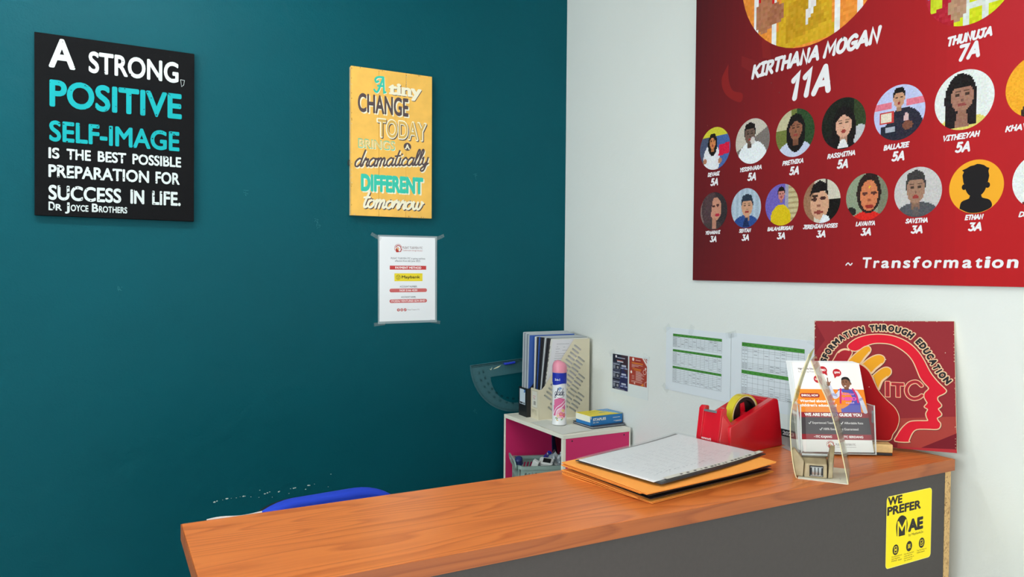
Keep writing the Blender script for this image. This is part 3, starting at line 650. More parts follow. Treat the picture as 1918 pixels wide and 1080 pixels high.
R2 = [
 (lambda x, y: (120, 104, 100) if x < 0 else (52, 46, 50), [('e', -.25, .1, .65, .95, (74, 58, 60)), ('e', -.1, -.95, .7, .5, (70, 60, 60)), ('e', .15, .1, .42, .62, (196, 140, 118)), ('p', [(-.6, .9), (.1, .95), (-.1, .5), (-.25, -.6), (-.75, -.7)], (80, 62, 66)), ('r', -.1, -.95, .2, -.4, (180, 128, 108)), ('e', .28, -.22, .16, .09, (180, 44, 66)), ('e', .3, .28, .12, .06, (80, 50, 48)), ('e', -.02, .26, .12, .06, (80, 50, 48))]),
 (lambda x, y: (176, 194, 210) if (int((x+1)*6) % 2) else (160, 178, 196), [('e', .0, -.85, .85, .5, (46, 76, 140)), *face(.08, .05, .36, .5, SK3, hair=(44, 56, 70)), ('p', [(-.2, -.95), (.25, -.95), (.12, -.5), (-.05, -.5)], (30, 44, 84))]),
 (lambda x, y: (108, 96, 180) if x < .25 else (196, 184, 140) if int((y+1)*8) % 2 else (168, 150, 110), [('r', .2, -.4, .38, 1, (150, 150, 176)), ('e', -.05, -.7, .62, .72, (214, 186, 26)), *face(-.02, .5, .2, .28, (196, 128, 120))]),
 (lambda x, y: (150, 112, 86) if x < -.4 else (206, 200, 184), [('r', .25, -1, 1, .05, (24, 22, 20)), ('r', .22, .05, .28, 1, (70, 60, 54)), ('e', -.1, -.15, .5, .68, (208, 160, 130)), ('p', [(-.65, .25), (-.5, .75), (-.1, .95), (.3, .75), (.35, .2), (.22, .45), (-.45, .4)], HR), ('e', -.38, .1, .16, .08, (70, 44, 38)), ('e', .08, .12, .16, .08, (70, 44, 38)), ('r', -.5, .22, -.22, .28, (56, 40, 34)), ('e', -.15, -.5, .26, .08, (140, 70, 60)), ('r', -.26, -.24, -.06, -.16, (140, 92, 76)), ('p', [(-.1, -1), (.5, -1), (.4, -.72), (.1, -.6)], (226, 232, 240))]),
 (lambda x, y: (140, 152, 128) if x < .55 else (120, 124, 104), [('e', .05, -1.0, .7, .4, (214, 40, 34)), ('e', .1, .15, .58, .85, (46, 34, 32)), ('e', .12, .05, .42, .66, (206, 124, 84)), ('p', [(-.35, .35), (.0, .72), (.3, .72), (.6, .35), (.5, .95), (.1, 1.0), (-.3, .8)], (44, 32, 30)), ('e', -.08, .14, .14, .07, (90, 50, 44)), ('e', .34, .14, .14, .07, (90, 50, 44)), ('r', .06, -.22, .22, -.12, (160, 86, 62)), ('e', .14, -.42, .2, .09, (150, 50, 44)), ('e', .13, .42, .05, .05, (226, 190, 60)), ('e', -.75, -.6, .25, .2, (40, 40, 36))]),
 (lambda x, y: (196, 194, 194), [('e', .0, -.95, .95, .55, (82, 84, 90)), *face(-.08, .12, .38, .58, (158, 122, 102), hair=(60, 58, 58)), ('p', [(-.2, -.95), (.1, -.95), (.05, -.6), (-.15, -.6)], (96, 90, 90))]),
 None,
 (lambda x, y: (228, 234, 234), [('e', .1, -.9, .8, .5, (110, 50, 46)), *face(.1, .1, .36, .5, SK2)]),
]
for k, (bg, sh) in enumerate(R1): portrait(88 + 147.2*k, 394, 63, bg, sh, seed=k, n=42, grain=8)
for k, e in enumerate(R2):
    cx = 87 + 127.7*k
    if e: portrait(cx, 208, 56, e[0], e[1], seed=20+k, n=40, grain=8)
    else:
        a = Art(); a.poly(circ(cx, 208, 56, n=56), (242, 172, 46), 2); K = (32, 30, 32)
        a.poly([(cx + x, 208 + y) for x, y in smooth_pts([(-33, -44), (-29, -30), (-14, -24), (-10, -18), (10, -18), (14, -24), (29, -30), (33, -44), (15, -53), (0, -55), (-15, -53), (-33, -44)], 4)], K, 3)
        a.poly(circ(cx, 208+4, 22, 26, n=30), K, 3.4)
        a.poly([(cx + x, 208 + y) for x, y in ((-23, 4), (-26, 12), (-28, 26), (-25, 33), (-29, 37), (-20, 40), (-12, 44), (-4, 45), (2, 47), (8, 46), (16, 43), (22, 38), (27, 36), (25, 30), (27, 20), (25, 10), (23, 4), (20, 12), (-20, 12))], K, 3.7)
        for s in (-1, 1): a.poly(circ(cx + s*24, 209, 5, 6, n=14), K, 4 + s*.2)
        a.build('portrait', t, base=0.0104)
# the two larger portraits that run out of the top of the picture
portrait(427, 852, 240, lambda x, y: (236, 236, 236) if min(abs(x+.76), abs(x+.5), abs(x-.32), abs(x-.6)) < .035 else (236, 146, 58),
    [('p', [(-.5, -.98), (-.38, -.35), (-.3, 1), (.3, 1), (.22, -.4), (.3, -.95)], (212, 168, 36)), ('p', [(-.35, -.9), (.2, -.8), (.1, -.5), (-.3, -.45)], (196, 150, 30)), ('p', [(-.72, -.45), (-.35, -.33), (.0, -.05), (-.1, .1), (-.72, -.15)], (206, 24, 30)),
     ('e', -.64, -.5, .14, .2, (176, 116, 84)), ('e', -.48, -.52, .12, .12, (166, 108, 78)), ('p', [(-.06, -.78), (.08, -.55), (.3, -.5), (.5, -.3), (.5, .1), (.05, .1), (-.04, -.4)], (230, 226, 224)), ('e', .52, -.28, .14, .18, (178, 118, 88)),
     ('e', 0, .45, .26, .34, SK)], n=60, seed=60, ymax=.35, grain=9)
portrait(832, 648, 98, lambda x, y: (206, 214, 30) if (int(x*7+40)*int(y*6+40)) % 3 else (214, 222, 216),
    [('p', [(-1, -1), (-.35, -1), (-.3, 1), (-1, 1)], (176, 34, 50)), ('p', [(-.92, -.2), (-.55, -.05), (-.5, 1), (-1, 1)], (100, 142, 216)), ('p', [(-.85, -.55), (-.6, -.45), (-.58, -.12), (-.88, -.2)], (196, 210, 40)), ('e', -.25, -.55, .2, .3, (178, 140, 112)), ('e', .2, -.1, .18, .14, (120, 124, 150)), ('e', .6, -.2, .15, .12, (196, 210, 206)), ('e', .35, -.45, .12, .12, (224, 228, 222)), ('e', .62, .1, .14, .1, (130, 136, 150)), ('e', .05, .6, .3, .4, SK)], n=30, seed=61, grain=10)

# ------------------------------------------------------------------ timetables and the small notice on the white wall
GR = (78, 152, 62); LN = (84, 96, 100)
def wall_sheet(name, label, cat, y0, z0, w, h, draw, tapes, base_col=(226, 234, 240)):
    t = thing(name, label, cat, (0, -y0/1000, z0/1000), WHITE_WALL)
    MB().box(0, w/1000, 0, h/1000, 0.0008, 0.0016).build('sheet', mat('sheet_paper', base_col, 0.55, spec=0.3), t)
    a = Art(); draw(a); a.build('print', t, INKG, base=0.0016)
    for x, y, an in tapes: MB().box(-0.016, 0.016, -0.009, 0.009, 0.0019, 0.0021, Matrix.Translation((x, y, 0)) @ Matrix.Rotation(an, 4, 'Z')).build('tape_strip', M_TAPE, t)
    return t
def table(a, x0, x1, ytop, yhead, ybot, rows, cols, seed):
    rc = random.Random(seed)
    a.rect(x0, yhead, x1, ytop, GR, 1)
    ys = [yhead - (yhead-ybot)*r for r in rows]
    for y in ys + [ytop]: a.line([(x0, y), (x1, y)], 0.45, LN, 2, cap=False)
    for c in cols: x = x0 + (x1-x0)*c; a.line([(x, ybot), (x, ytop)], 0.45, LN, 2.3, cap=False)
    for k in range(len(cols)-1):
        x = x0 + (x1-x0)*(cols[k]+cols[k+1])/2; a.rect(x-4, (ytop+yhead)/2-.7, x+4, (ytop+yhead)/2+.7, (40, 84, 36), 3)
    for r in range(len(ys)-1):
        for k in range(len(cols)-1):
            if k < 2 or rc.random() < (.16 if r < len(ys)*.6 else .45):
                x = x0 + (x1-x0)*(cols[k]+cols[k+1])/2; wd = (x1-x0)*(cols[k+1]-cols[k])*.32; y = (ys[r]+ys[r+1])/2
                a.rect(x-wd, y-.5, x+wd, y+.45, (70, 76, 84), 3)
C12 = [0, .045, .085] + [.085 + .915*k/11 for k in range(1, 12)]
def draw1(a):
    for y1, y2, y3, sd in ((184, 176, 138, 1), (134, 127, 80, 2), (80, 73, 28, 3)): table(a, 34, 251, y1, y2, y3 + (4 if sd < 3 else 0), [0, .13, .26, .38, .5, .62, .73, .85, 1], C12, sd)
wall_sheet('timetable', 'white timetable with three green-headed tables, left one of the pair on white wall', 'timetable', 619, 1120, 287, 203, draw1, [(0.004, 0.2, .6), (0.0, 0.004, -.7), (.283, .199, .2), (.12, .201, 1.2)])
def draw2(a):
    table(a, 42, 261, 181, 170, 106, [0, .12, .2, .46, .72, .79, .86, .93, 1], [0, .05, .1] + [.1+.9*k/10 for k in range(1, 11)], 5)
    table(a, 42, 261, 102, 92, 34, [0, .16, .42, .66, .74, .83, .92, 1], [0, .05, .1] + [.1+.9*k/10 for k in range(1, 11)], 6)
wall_sheet('timetable', 'white timetable with two green-headed tables, right one behind the tape dispenser', 'timetable', 907.5, 1121, 290, 205, draw2, [(.004, .2, .3), (.286, .203, -.3)])
def drawn(a):
    NV_, RR = (24, 30, 52), (166, 62, 48)
    a.rect(9, 14, 99, 139, NV_, 1); a.poly([(40, 14), (99, 14), (99, 139), (80, 139)], (34, 40, 84), 1.3); a.poly([(70, 90), (99, 70), (99, 139), (60, 139)], (56, 36, 50), 1.6)
    a.poly(circ(30, 131, 5, n=14), (220, 220, 226), 3); a.rect(37, 126, 82, 129, (170, 176, 196), 3); a.rect(34, 117, 68, 119, (196, 90, 66), 3); a.rect(36, 112, 72, 116, (206, 210, 224), 3)
    for k, y in enumerate((84, 54, 20)):
        a.line([(11, y), (53, y), (53, y+24), (11, y+24)], .9, (150, 158, 190), 3, closed=True)
        a.rect(14, y+18, 50, y+21, (176, 182, 200), 3.2); a.rect(13, y+3, 26, y+16, (130, 136, 150), 3.2); a.rect(34, y+4, 45, y+13, (150, 150, 158), 3.2)
        a.rect(62, y+14, 88, y+20, (190, 196, 214), 3); a.rect(57, y+6, 74, y+10, (150, 160, 196), 3); a.rect(79, y+6, 96, y+10, (150, 160, 196), 3); a.rect(64, y+10.5, 92, y+12, (120, 130, 180), 3)
    a.rect(25, 15.5, 80, 17.5, (150, 150, 160), 3)
    a.rect(106, 43, 203, 139, RR, 1)
    a.poly(circ(128, 131, 6, n=14), (238, 226, 222), 3); a.rect(138, 125, 172, 134, (140, 40, 44), 2); a.rect(141, 128, 169, 131, (224, 170, 160), 3)
    a.poly([(177, 139), (186, 139), (203, 124), (203, 113)], (232, 216, 212), 2); a.poly([(190, 139), (203, 128), (203, 132), (195, 139)], (232, 216, 212), 2)
    a.rect(120, 117, 182, 120, (224, 140, 50), 3)
    for k in range(3): a.rect(120, 112-k*4, 180-k*22, 113.3-k*4, (226, 200, 196), 3)
    a.rect(124, 98, 174, 100, (224, 140, 50), 3); a.rect(132, 94, 170, 96, (224, 140, 50), 3)
    a.poly(circ(118, 86, 5, n=14), (240, 228, 224), 3)
    for k in range(9): a.rect(143, 90-k*3.7, 168 + (k*7) % 22, 91.4-k*3.7, (228, 196, 190), 3)
    for k in range(3): a.rect(121, 74-k*5, 135, 75.3-k*5, (222, 180, 172), 3)
    for k in range(2): a.rect(118, 56-k*3.5, 178, 57.2-k*3.5, (222, 180, 172), 3)
    a.line(circ(191, 93, 8.5, n=6), 2, (224, 190, 184), 3, closed=True); a.line([(203, 62), (193, 58), (190, 50), (194, 44)], 1.6, (224, 190, 184), 3)
    a.poly(circ(196, 105, 3.5, n=10), (238, 226, 222), 3); a.poly([(168, 44), (186, 55), (186, 44)], (222, 132, 60), 3); a.poly(circ(137, 49, 3.5, n=10), (230, 190, 180), 3)
wall_sheet('small_notice', 'small taped notice with a navy and a brick-red leaflet by the corner', 'notice', 320, 1068, 210, 146, drawn, [(.004, .142, .5), (.2, .144, -.3)], (224, 232, 232))
# ------------------------------------------------------------------ reception counter
CT = 1.115
M_CHAR = mat('charcoal_laminate', (65, 59, 57), 0.55, var=0.05, vscale=120, bump=0.15, bscale=700)
M_EDGE = mat('dark_edge_band', (92, 62, 40), 0.5)
t = thing('reception_counter', 'orange wood-topped reception counter with a charcoal front running to the white wall', 'counter', (-0.78, -1.445, 0))
X0, X1 = -1.512 + 0.78, -0.0485 + 0.78; YF, YB = -1.595 + 1.445, -1.2945 + 1.445
top = MB().box(X0 + 0.0012, X1 - 0.0012, YF + 0.0012, YB, CT - 0.0245, CT).build('countertop', M_WOOD, t, bevel=0.0012, seg=2)
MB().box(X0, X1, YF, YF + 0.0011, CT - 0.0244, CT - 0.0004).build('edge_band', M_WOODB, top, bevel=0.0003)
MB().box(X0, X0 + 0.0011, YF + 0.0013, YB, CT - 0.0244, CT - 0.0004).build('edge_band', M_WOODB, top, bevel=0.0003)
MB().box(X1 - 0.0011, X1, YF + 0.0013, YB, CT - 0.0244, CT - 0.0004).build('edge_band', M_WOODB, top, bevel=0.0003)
MB().box(X0 + 0.012, X1 - 0.022, YF + 0.007, YF + 0.024, 0, CT - 0.025).build('front_panel', M_CHAR, t, bevel=0.001)
o = MB().box(X1 - 0.0215, X1 - 0.002, YF + 0.007, YB - 0.02, 0, CT - 0.025).build('end_panel', M_CHIP, t); o['label'] = 'raw chipboard end panel'
MB().box(X0 + 0.012, X0 + 0.03, YF + 0.0245, YB - 0.02, 0, CT - 0.025).build('end_panel', M_CHAR, t)
MB().box(X0 + 0.031, X1 - 0.023, YF + 0.03, YB - 0.03, 0.5, 0.518).build('shelf', M_CHAR, t)

# white sheet standing against the back edge of the counter
t = thing('paper_sheet', 'thin strip of white paper peeping over the far left edge of the counter', 'paper', (-1.4, -1.2925, CT))
MB().sheet(lambda u, v: (-0.075 + 0.082*u, 0.0006 + 0.0006*math.sin(u*9), -0.03 + (0.0304 + 0.0012*math.sin(u*7))*v), 12, 2, 0.0004).build('sheet', M_PAPER, t)

# yellow sticker on the counter front
SB = ((1, 0, 0), (0, 0, 1), (0, -1, 0))
t = thing('sticker', 'yellow payment sticker with a black M on the charcoal counter front', 'sticker', (-0.262, -1.5882, 0.9185), SB)
K = (38, 34, 30); YL = (252, 226, 20)
SX, SY = 146.0, 144.0
a = Art(0.00006)
f = lambda x: x*SX/156
g = lambda y: y*SY/152
a.poly(rrect(0, 0, SX, SY, 8), (250, 236, 120), 0.5); a.poly(rrect(1.2, 1.2, SX-1.2, SY-1.2, 7.4), YL, 1)
a.text('WE', f(4), g(133), f(52), g(17), K, 3, bold=0.045); a.text('PREFER', f(2.5), g(112), f(117), g(18), K, 3, bold=0.045)
a.poly(smooth_pts([(f(36), g(64)), (f(33), g(86)), (f(40), g(101)), (f(52), g(106)), (f(66), g(100)), (f(72), g(86)), (f(70), g(70)), (f(66), g(62)), (f(58), g(60)), (f(45), g(61)), (f(36), g(64))], 4), K, 2)
a.line([(f(40), g(62)), (f(40), g(93))], 4.6, YL, 3); a.line([(f(40), g(93)), (f(53), g(76)), (f(66), g(93))], 5, YL, 3.4); a.line([(f(66), g(93)), (f(66), g(60))], 4.6, YL, 3.2); a.rect(f(34), g(57), f(72), g(62.5), YL, 3.8)
a.poly([(f(43), g(60)), (f(63), g(60)), (f(63), g(80)), (f(53), g(68)), (f(43), g(80))], K, 3.6)
a.text('AE', f(75), g(67), f(126), g(26), K, 3, bold=0.06); a.text('by Maybank2u', f(76), g(57.5), f(127), g(5.2), K, 3, bold=0.004)
for k, x in enumerate((33, 79, 123)):
    a.poly(circ(f(x), g(36), 9.6, 10.6, n=26), K, 2)
    if k == 0: a.line(rrect(f(x)-4, g(36)-6, f(x)+4, g(36)+6, 1.5, 3), 1.3, YL, 3, closed=True); a.poly(circ(f(x), g(36), 2.2, n=12), YL, 3)
    elif k == 1: a.line([(f(x)-4, g(36)-4), (f(x)+4, g(36)+4)], 1.2, YL, 3); a.line([(f(x)-4, g(36)+4), (f(x)+4, g(36)-4)], 1.2, YL, 3.3); a.line(circ(f(x), g(36), 3.6, n=14), 1, YL, 3.6, closed=True)
    else: a.line(rrect(f(x)-4.5, g(36)-5, f(x)+4.5, g(36)+5.5, 1.5, 3), 1.2, YL, 3, closed=True); a.line([(f(x)-2.2, g(36)), (f(x)-.3, g(36)-2), (f(x)+2.6, g(36)+2)], 1.1, YL, 3.4)
for x0, lines, y in ((20, ('Download and', 'launch Maybank2u', 'MAE app'), 21), (62, ('Scan the merchant', 'code with the', 'camera and key in', 'the amount'), 20), (106, ('Tap Pay Now to', 'complete payment'), 20)):
    for k, s in enumerate(lines): a.text(s, f(x0), g(y - 4.6*k), f(x0 + 34 - (k % 2)*6), 2.9, (70, 62, 30), 3)
a.build('printed_vinyl', t, INKG, base=0.0003)

# ------------------------------------------------------------------ blue office chair behind the counter
t = thing('office_chair', 'blue fabric office chair, its rounded back just showing behind the counter', 'chair', (-1.128, -0.70, 0), yaw_basis((1, 0.10)))
M_BLUE = mat('blue_fabric', (44, 74, 205), 0.9, bump=0.3, bscale=900, spec=0.15)
def slab(prof, y0, y1, m, name, bow, parent, bev=0.012):
    mb = MB(); n = len(prof)
    mb.prism(prof, y0, y1, 'y')
    for v in mb.bm.verts: v.co.y += bow*(v.co.x/0.22)**2
    return mb.build(name, m, parent, bevel=bev, seg=4)
def backprof(w, z0, z1, rt, rb):
    o = []
    for cx, cz, r, a0 in ((w-rt*1.5, z1-rt, (rt*1.5, rt), 0), (-w+rt*1.5, z1-rt, (rt*1.5, rt), 90), (-w+rb, z0+rb, (rb, rb), 180), (w-rb, z0+rb, (rb, rb), 270)):
        for k in range(11):
            q = math.radians(a0 + 9*k); o.append((cx + r[0]*math.cos(q), cz + r[1]*math.sin(q)))
    return o
slab(backprof(0.206, 0.56, 0.945, 0.085, 0.05), 0.0, 0.045, M_BLUE, 'backrest', -0.02, t)
o = slab([(x - 0.005, z) for x, z in backprof(0.2065, 0.55, 0.938, 0.085, 0.05)], 0.046, 0.062, M_DARK, 'back_shell', -0.02, t, 0.004); o['label'] = 'black plastic back shell'
MB().prism(rrect(-0.23, -0.46, 0.23, -0.03, 0.08), 0.44, 0.50, 'z').build('seat', M_BLUE, t, bevel=0.02, seg=4)
MB().tube([(0, 0.06, 0.62), (0, 0.085, 0.5), (0, 0.04, 0.42), (0, -0.2, 0.41)], 0.018, 10).build('back_bracket', M_DARK, t, smooth=True)
MB().lathe([(0.025, 0.09), (0.025, 0.25), (0.016, 0.25), (0.016, 0.439)], 18, (0, -0.24, 0)).build('gas_column', M_DARK, t, smooth=True)
for k in range(5):
    q = 2*math.pi*k/5 + 0.3
    lg = MB().tube([(0, -0.24, 0.1), (0.15*math.cos(q), -0.24+0.15*math.sin(q), 0.095), (0.28*math.cos(q), -0.24+0.28*math.sin(q), 0.07)], [0.025, 0.02, 0.014], 10).build('leg', M_DARK, t, smooth=True)
    MB().lathe([(0.006, -0.02), (0.027, -0.016), (0.027, 0.016), (0.006, 0.02)], 16, (0, 0, 0), Matrix.Translation((0.28*math.cos(q), -0.24+0.28*math.sin(q), 0.0275)) @ Matrix.Rotation(q, 4, 'Z') @ Matrix.Rotation(math.pi/2, 4, 'X')).build('castor', M_DARK, lg, smooth=True)

# ------------------------------------------------------------------ magenta and cream cabinet in the corner
CZ = 0.963
M_CREAM = mat('cream_laminate', (246, 243, 228), 0.5)
M_MAG = mat('magenta_laminate', (224, 50, 114), 0.45, spec=0.3)
t = thing('storage_cabinet', 'cream-edged magenta open cabinet standing in the room corner', 'cabinet', (-0.152, -0.247, 0))
CX0, CX1, CY0, CY1 = -0.138, 0.138, -0.2075, 0.207
MB().box(CX0, CX1, CY0, CY1, CZ-0.013, CZ).build('top_panel', M_CREAM, t, bevel=0.0008)
for y0, y1 in ((CY0 + 0.001, CY0 + 0.012), (CY1 - 0.012, CY1 - 0.001)):
    s = MB().box(CX0 + 0.0015, CX1 - 0.0015, y0, y1, 0, CZ - 0.0135).build('side_panel', M_MAG, t)
    MB().box(CX0, CX0 + 0.0014, y0 - 0.0004, y1 + 0.0004, 0, CZ - 0.0135).build('edge_band', M_CREAM, s)
    MB().box(CX1 - 0.0014, CX1, y0 - 0.0004, y1 + 0.0004, 0, CZ - 0.0135).build('edge_band', M_CREAM, s)
    if y0 < 0:
        MB().box(CX0 + 0.0014, CX0 + 0.010, y0 - 0.0006, y0 - 0.0001, 0, CZ - 0.0135).build('edge_band', M_CREAM, s)
        MB().box(CX1 - 0.006, CX1 - 0.0014, y0 - 0.0006, y0 - 0.0001, 0, CZ - 0.0135).build('edge_band', M_CREAM, s)
        for x in (CX0 + 0.035, CX1 - 0.028): MB().lathe([(0.0026, 0), (0.0026, 0.0008), (0.0016, 0.0012)], 12, (0, 0, 0), Matrix.Translation((x, y0 - 0.0002, CZ - 0.022)) @ Matrix.Rotation(math.pi/2, 4, 'X')).build('screw', M_DARK, s)
MB().box(CX1 - 0.008, CX1 - 0.0016, CY0 + 0.0125, CY1 - 0.0125, 0, CZ - 0.0135).build('back_panel', mat('dark_back_board', (46, 30, 40), 0.8), t)
SHZ = 0.70
MB().box(CX0, CX1 - 0.0085, CY0 + 0.0125, CY1 - 0.0125, SHZ - 0.012, SHZ).build('shelf', M_CREAM, t)
MB().box(CX0, CX1 - 0.0085, CY0 + 0.0125, CY1 - 0.0125, 0.338, 0.35).build('shelf', M_CREAM, t)
MB().box(CX0, CX1 - 0.0085, CY0 + 0.0125, CY1 - 0.0125, 0.03, 0.042).build('shelf', M_CREAM, t)

# ------------------------------------------------------------------ basket and its contents on the cabinet shelf
M_SAGE = mat('sage_plastic', (150, 176, 168), 0.4)
BZ = 0.115
be = Vector((0.148, -0.053)).normalized()
t = thing('plastic_basket', 'sage green slotted plastic basket on the cabinet shelf', 'basket', (-0.3350, -0.2340, SHZ), yaw_basis(be))
BLn, BWd = 0.232, 0.165   # local x along long side (front at y=0), y towards the teal wall
def ring(off, z, n=10, dip=0.0):
    pts = rrect(0 + off, 0 + off, BLn - off, BWd - off, 0.03, n)
    return pts
def wallpanel(name, L, M, slots):
    outl = [[(0.0, 0.0), (L, 0.0), (L, BZ - 0.012), (0.0, BZ - 0.012)]]
    n = int(L/0.013)
    for k in range(n):
        x = 0.008 + (L - 0.016)*(k + 0.5)/n; d = 0.010*(1 if k < n/2 else -1)*slots
        for z0, z1 in ((0.016, 0.048), (0.056, 0.088)):
            outl.append([(x - 0.003 - d*.4, z0), (x + 0.003 - d*.4, z0), (x + 0.003 + d*.4, z1), (x - 0.003 + d*.4, z1)])
    return plate(name, outl, 0.002, M_SAGE, t, M)
RX = Matrix.Rotation(math.pi/2, 4, 'X')
wallpanel('front_side', BLn - 0.02, Matrix.Translation((0.01, 0.004, 0.001)) @ RX, 1)
wallpanel('rear_side', BLn - 0.02, Matrix.Translation((0.01, BWd - 0.004, 0.001)) @ RX, 1)
wallpanel('end_side', BWd - 0.02, Matrix.Translation((0.004, 0.01, 0.001)) @ Matrix.Rotation(math.pi/2, 4, 'Z') @ RX, 1)
wallpanel('end_side', BWd - 0.02, Matrix.Translation((BLn - 0.004, 0.01, 0.001)) @ Matrix.Rotation(math.pi/2, 4, 'Z') @ RX, 1)
MB().prism(rrect(0.006, 0.006, BLn - 0.006, BWd - 0.006, 0.02), 0.0005, 0.003, 'z').build('bottom', M_SAGE, t)
mb = MB(); P = rrect(0, 0, BLn, BWd, 0.022, 8); Q = rrect(0.009, 0.009, BLn - 0.009, BWd - 0.009, 0.014, 8); n = len(P)
zr = lambda x: BZ - 0.010*math.sin(math.pi*min(1, max(0, x/BLn)))
A = [mb.bm.verts.new((x, y, zr(x) - 0.012)) for x, y in P]; B = [mb.bm.verts.new((x, y, zr(x))) for x, y in P]; C_ = [mb.bm.verts.new((x, y, zr(x))) for x, y in Q]; D = [mb.bm.verts.new((x, y, zr(x) - 0.012)) for x, y in Q]
for i in range(n):
    j = (i+1) % n
    for U, V in ((A, B), (B, C_), (C_, D), (D, A)): mb.bm.faces.new([U[i], U[j], V[j], V[i]])
mb.build('rim', M_SAGE, t, smooth=True)
plate('handle', [rrect(0.012, 0, BWd - 0.012, 0.036, 0.017, 8), rrect(0.022, 0.008, BWd - 0.022, 0.028, 0.009, 8)], 0.005, M_SAGE, t, Matrix.Translation((-0.003, 0, BZ - 0.020)) @ Matrix.Rotation(math.pi/2, 4, 'Z') @ Matrix.Rotation(math.radians(78), 4, 'X'))
bas = t.matrix_world.copy()
def inb(x, y, z, rz=0, ry=0, rx=0):
    return bas @ Matrix.Translation((x, y, z)) @ Matrix.Rotation(rz, 4, 'Z') @ Matrix.Rotation(ry, 4, 'Y') @ Matrix.Rotation(rx, 4, 'X')
def in_basket(name, label, cat, M):
    o = bpy.data.objects.new(name, None); o.empty_display_size = .03; link(o); o.matrix_world = M; tag(o, label, cat); return o
M_WPL = mat('white_plastic', (228, 232, 230), 0.35); M_SCREEN = mat('dark_screen', (28, 30, 34), 0.15); M_BPL = mat('blue_plastic', (30, 58, 190), 0.35)
q = in_basket('white_marker', 'fat white capped marker standing at the near end of the sage basket', 'marker', inb(0.028, 0.075, 0.045, 0.2, -0.35, 0.45))
MB().tube([(0, 0, 0), (0, 0, 0.085)], 0.013, 14).build('barrel', M_WPL, q, smooth=True); MB().lathe([(0.0135, 0.085), (0.0135, 0.108), (0.010, 0.112)], 14).build('cap', mat('navy_cap', (36, 48, 104), 0.4), q, smooth=True)
q = in_basket('white_eraser', 'long white plastic block leaning across the middle of the basket', 'eraser', inb(0.062, 0.065, 0.075, -0.5, 0.45, 0.3))
MB().box(-0.012, 0.012, -0.008, 0.008, -0.03, 0.055).build('block', M_WPL, q, bevel=0.003)
q = in_basket('blue_marker', 'blue marker lying against the rear edge of the basket', 'marker', inb(0.10, 0.12, 0.085, 0.55, 0.95, 0))
MB().tube([(0, 0, -0.045), (0, 0, 0.035)], 0.0095, 12).build('barrel', M_BPL, q, smooth=True); MB().tube([(0, 0, 0.036), (0, 0, 0.066)], 0.0105, 12).build('cap', M_BPL, q, smooth=True)
q = in_basket('handheld_device', 'white handheld device with a dark screen on top of the basket', 'device', inb(0.112, 0.055, 0.112, -0.35, 0.1, 0.45))
MB().prism(rrect(-0.026, -0.018, 0.026, 0.018, 0.008), -0.008, 0.008, 'z').build('case', M_WPL, q, bevel=0.003); MB().box(-0.012, 0.016, -0.011, 0.011, 0.0082, 0.009).build('screen', M_SCREEN, q)
M_BAG = clear_mat('crinkled_clear_plastic', (0.9, 0.93, 0.95), 0.10, 0.25)
q = in_basket('plastic_bag', 'crinkled clear plastic bag with a round badge in the basket', 'bag', inb(0.165, 0.085, 0.098, 0.15, -0.12, 0.35))
rc = random.Random(4); hh = {}
def crk(u, v):
    return ((u-.5)*0.11, (v-.5)*0.10, 0.018*math.sin(7*u+3*v) * math.sin(5*v+1) + 0.010*math.sin(23*u-11*v) + 0.006*math.sin(31*v+17*u) + 0.03*math.sin(math.pi*u)*math.sin(math.pi*v))
MB().sheet(crk, 22, 20, 0.0006).build('film', M_BAG, q)
MB().sheet(lambda u, v: (crk(u, v)[0]*.8, crk(u, v)[1]*.8, crk(u, v)[2] - 0.004), 10, 10, 0.001).build('contents', mat('white_tissue', (222, 226, 228), 0.8), q)
MB().lathe([(0.013, 0), (0.013, 0.002)], 20, (0.028, -0.02, 0.033)).build('badge', mat('badge_maroon', (96, 34, 56), 0.4), q)
q = thing('plastic_pouch', 'dark blue plastic pouch standing at the back of the cabinet shelf', 'pouch', (-0.075, -0.095, SHZ), yaw_basis((0.7, 0.7)))
MB().sheet(lambda u, v: ((u-.5)*0.06, 0.03*v + 0.006*math.sin(6*u+4*v), 0.001 + 0.215*v), 10, 12, 0.003).build('pouch_body', mat('navy_gloss_plastic', (34, 40, 84), 0.25), q, smooth=True)
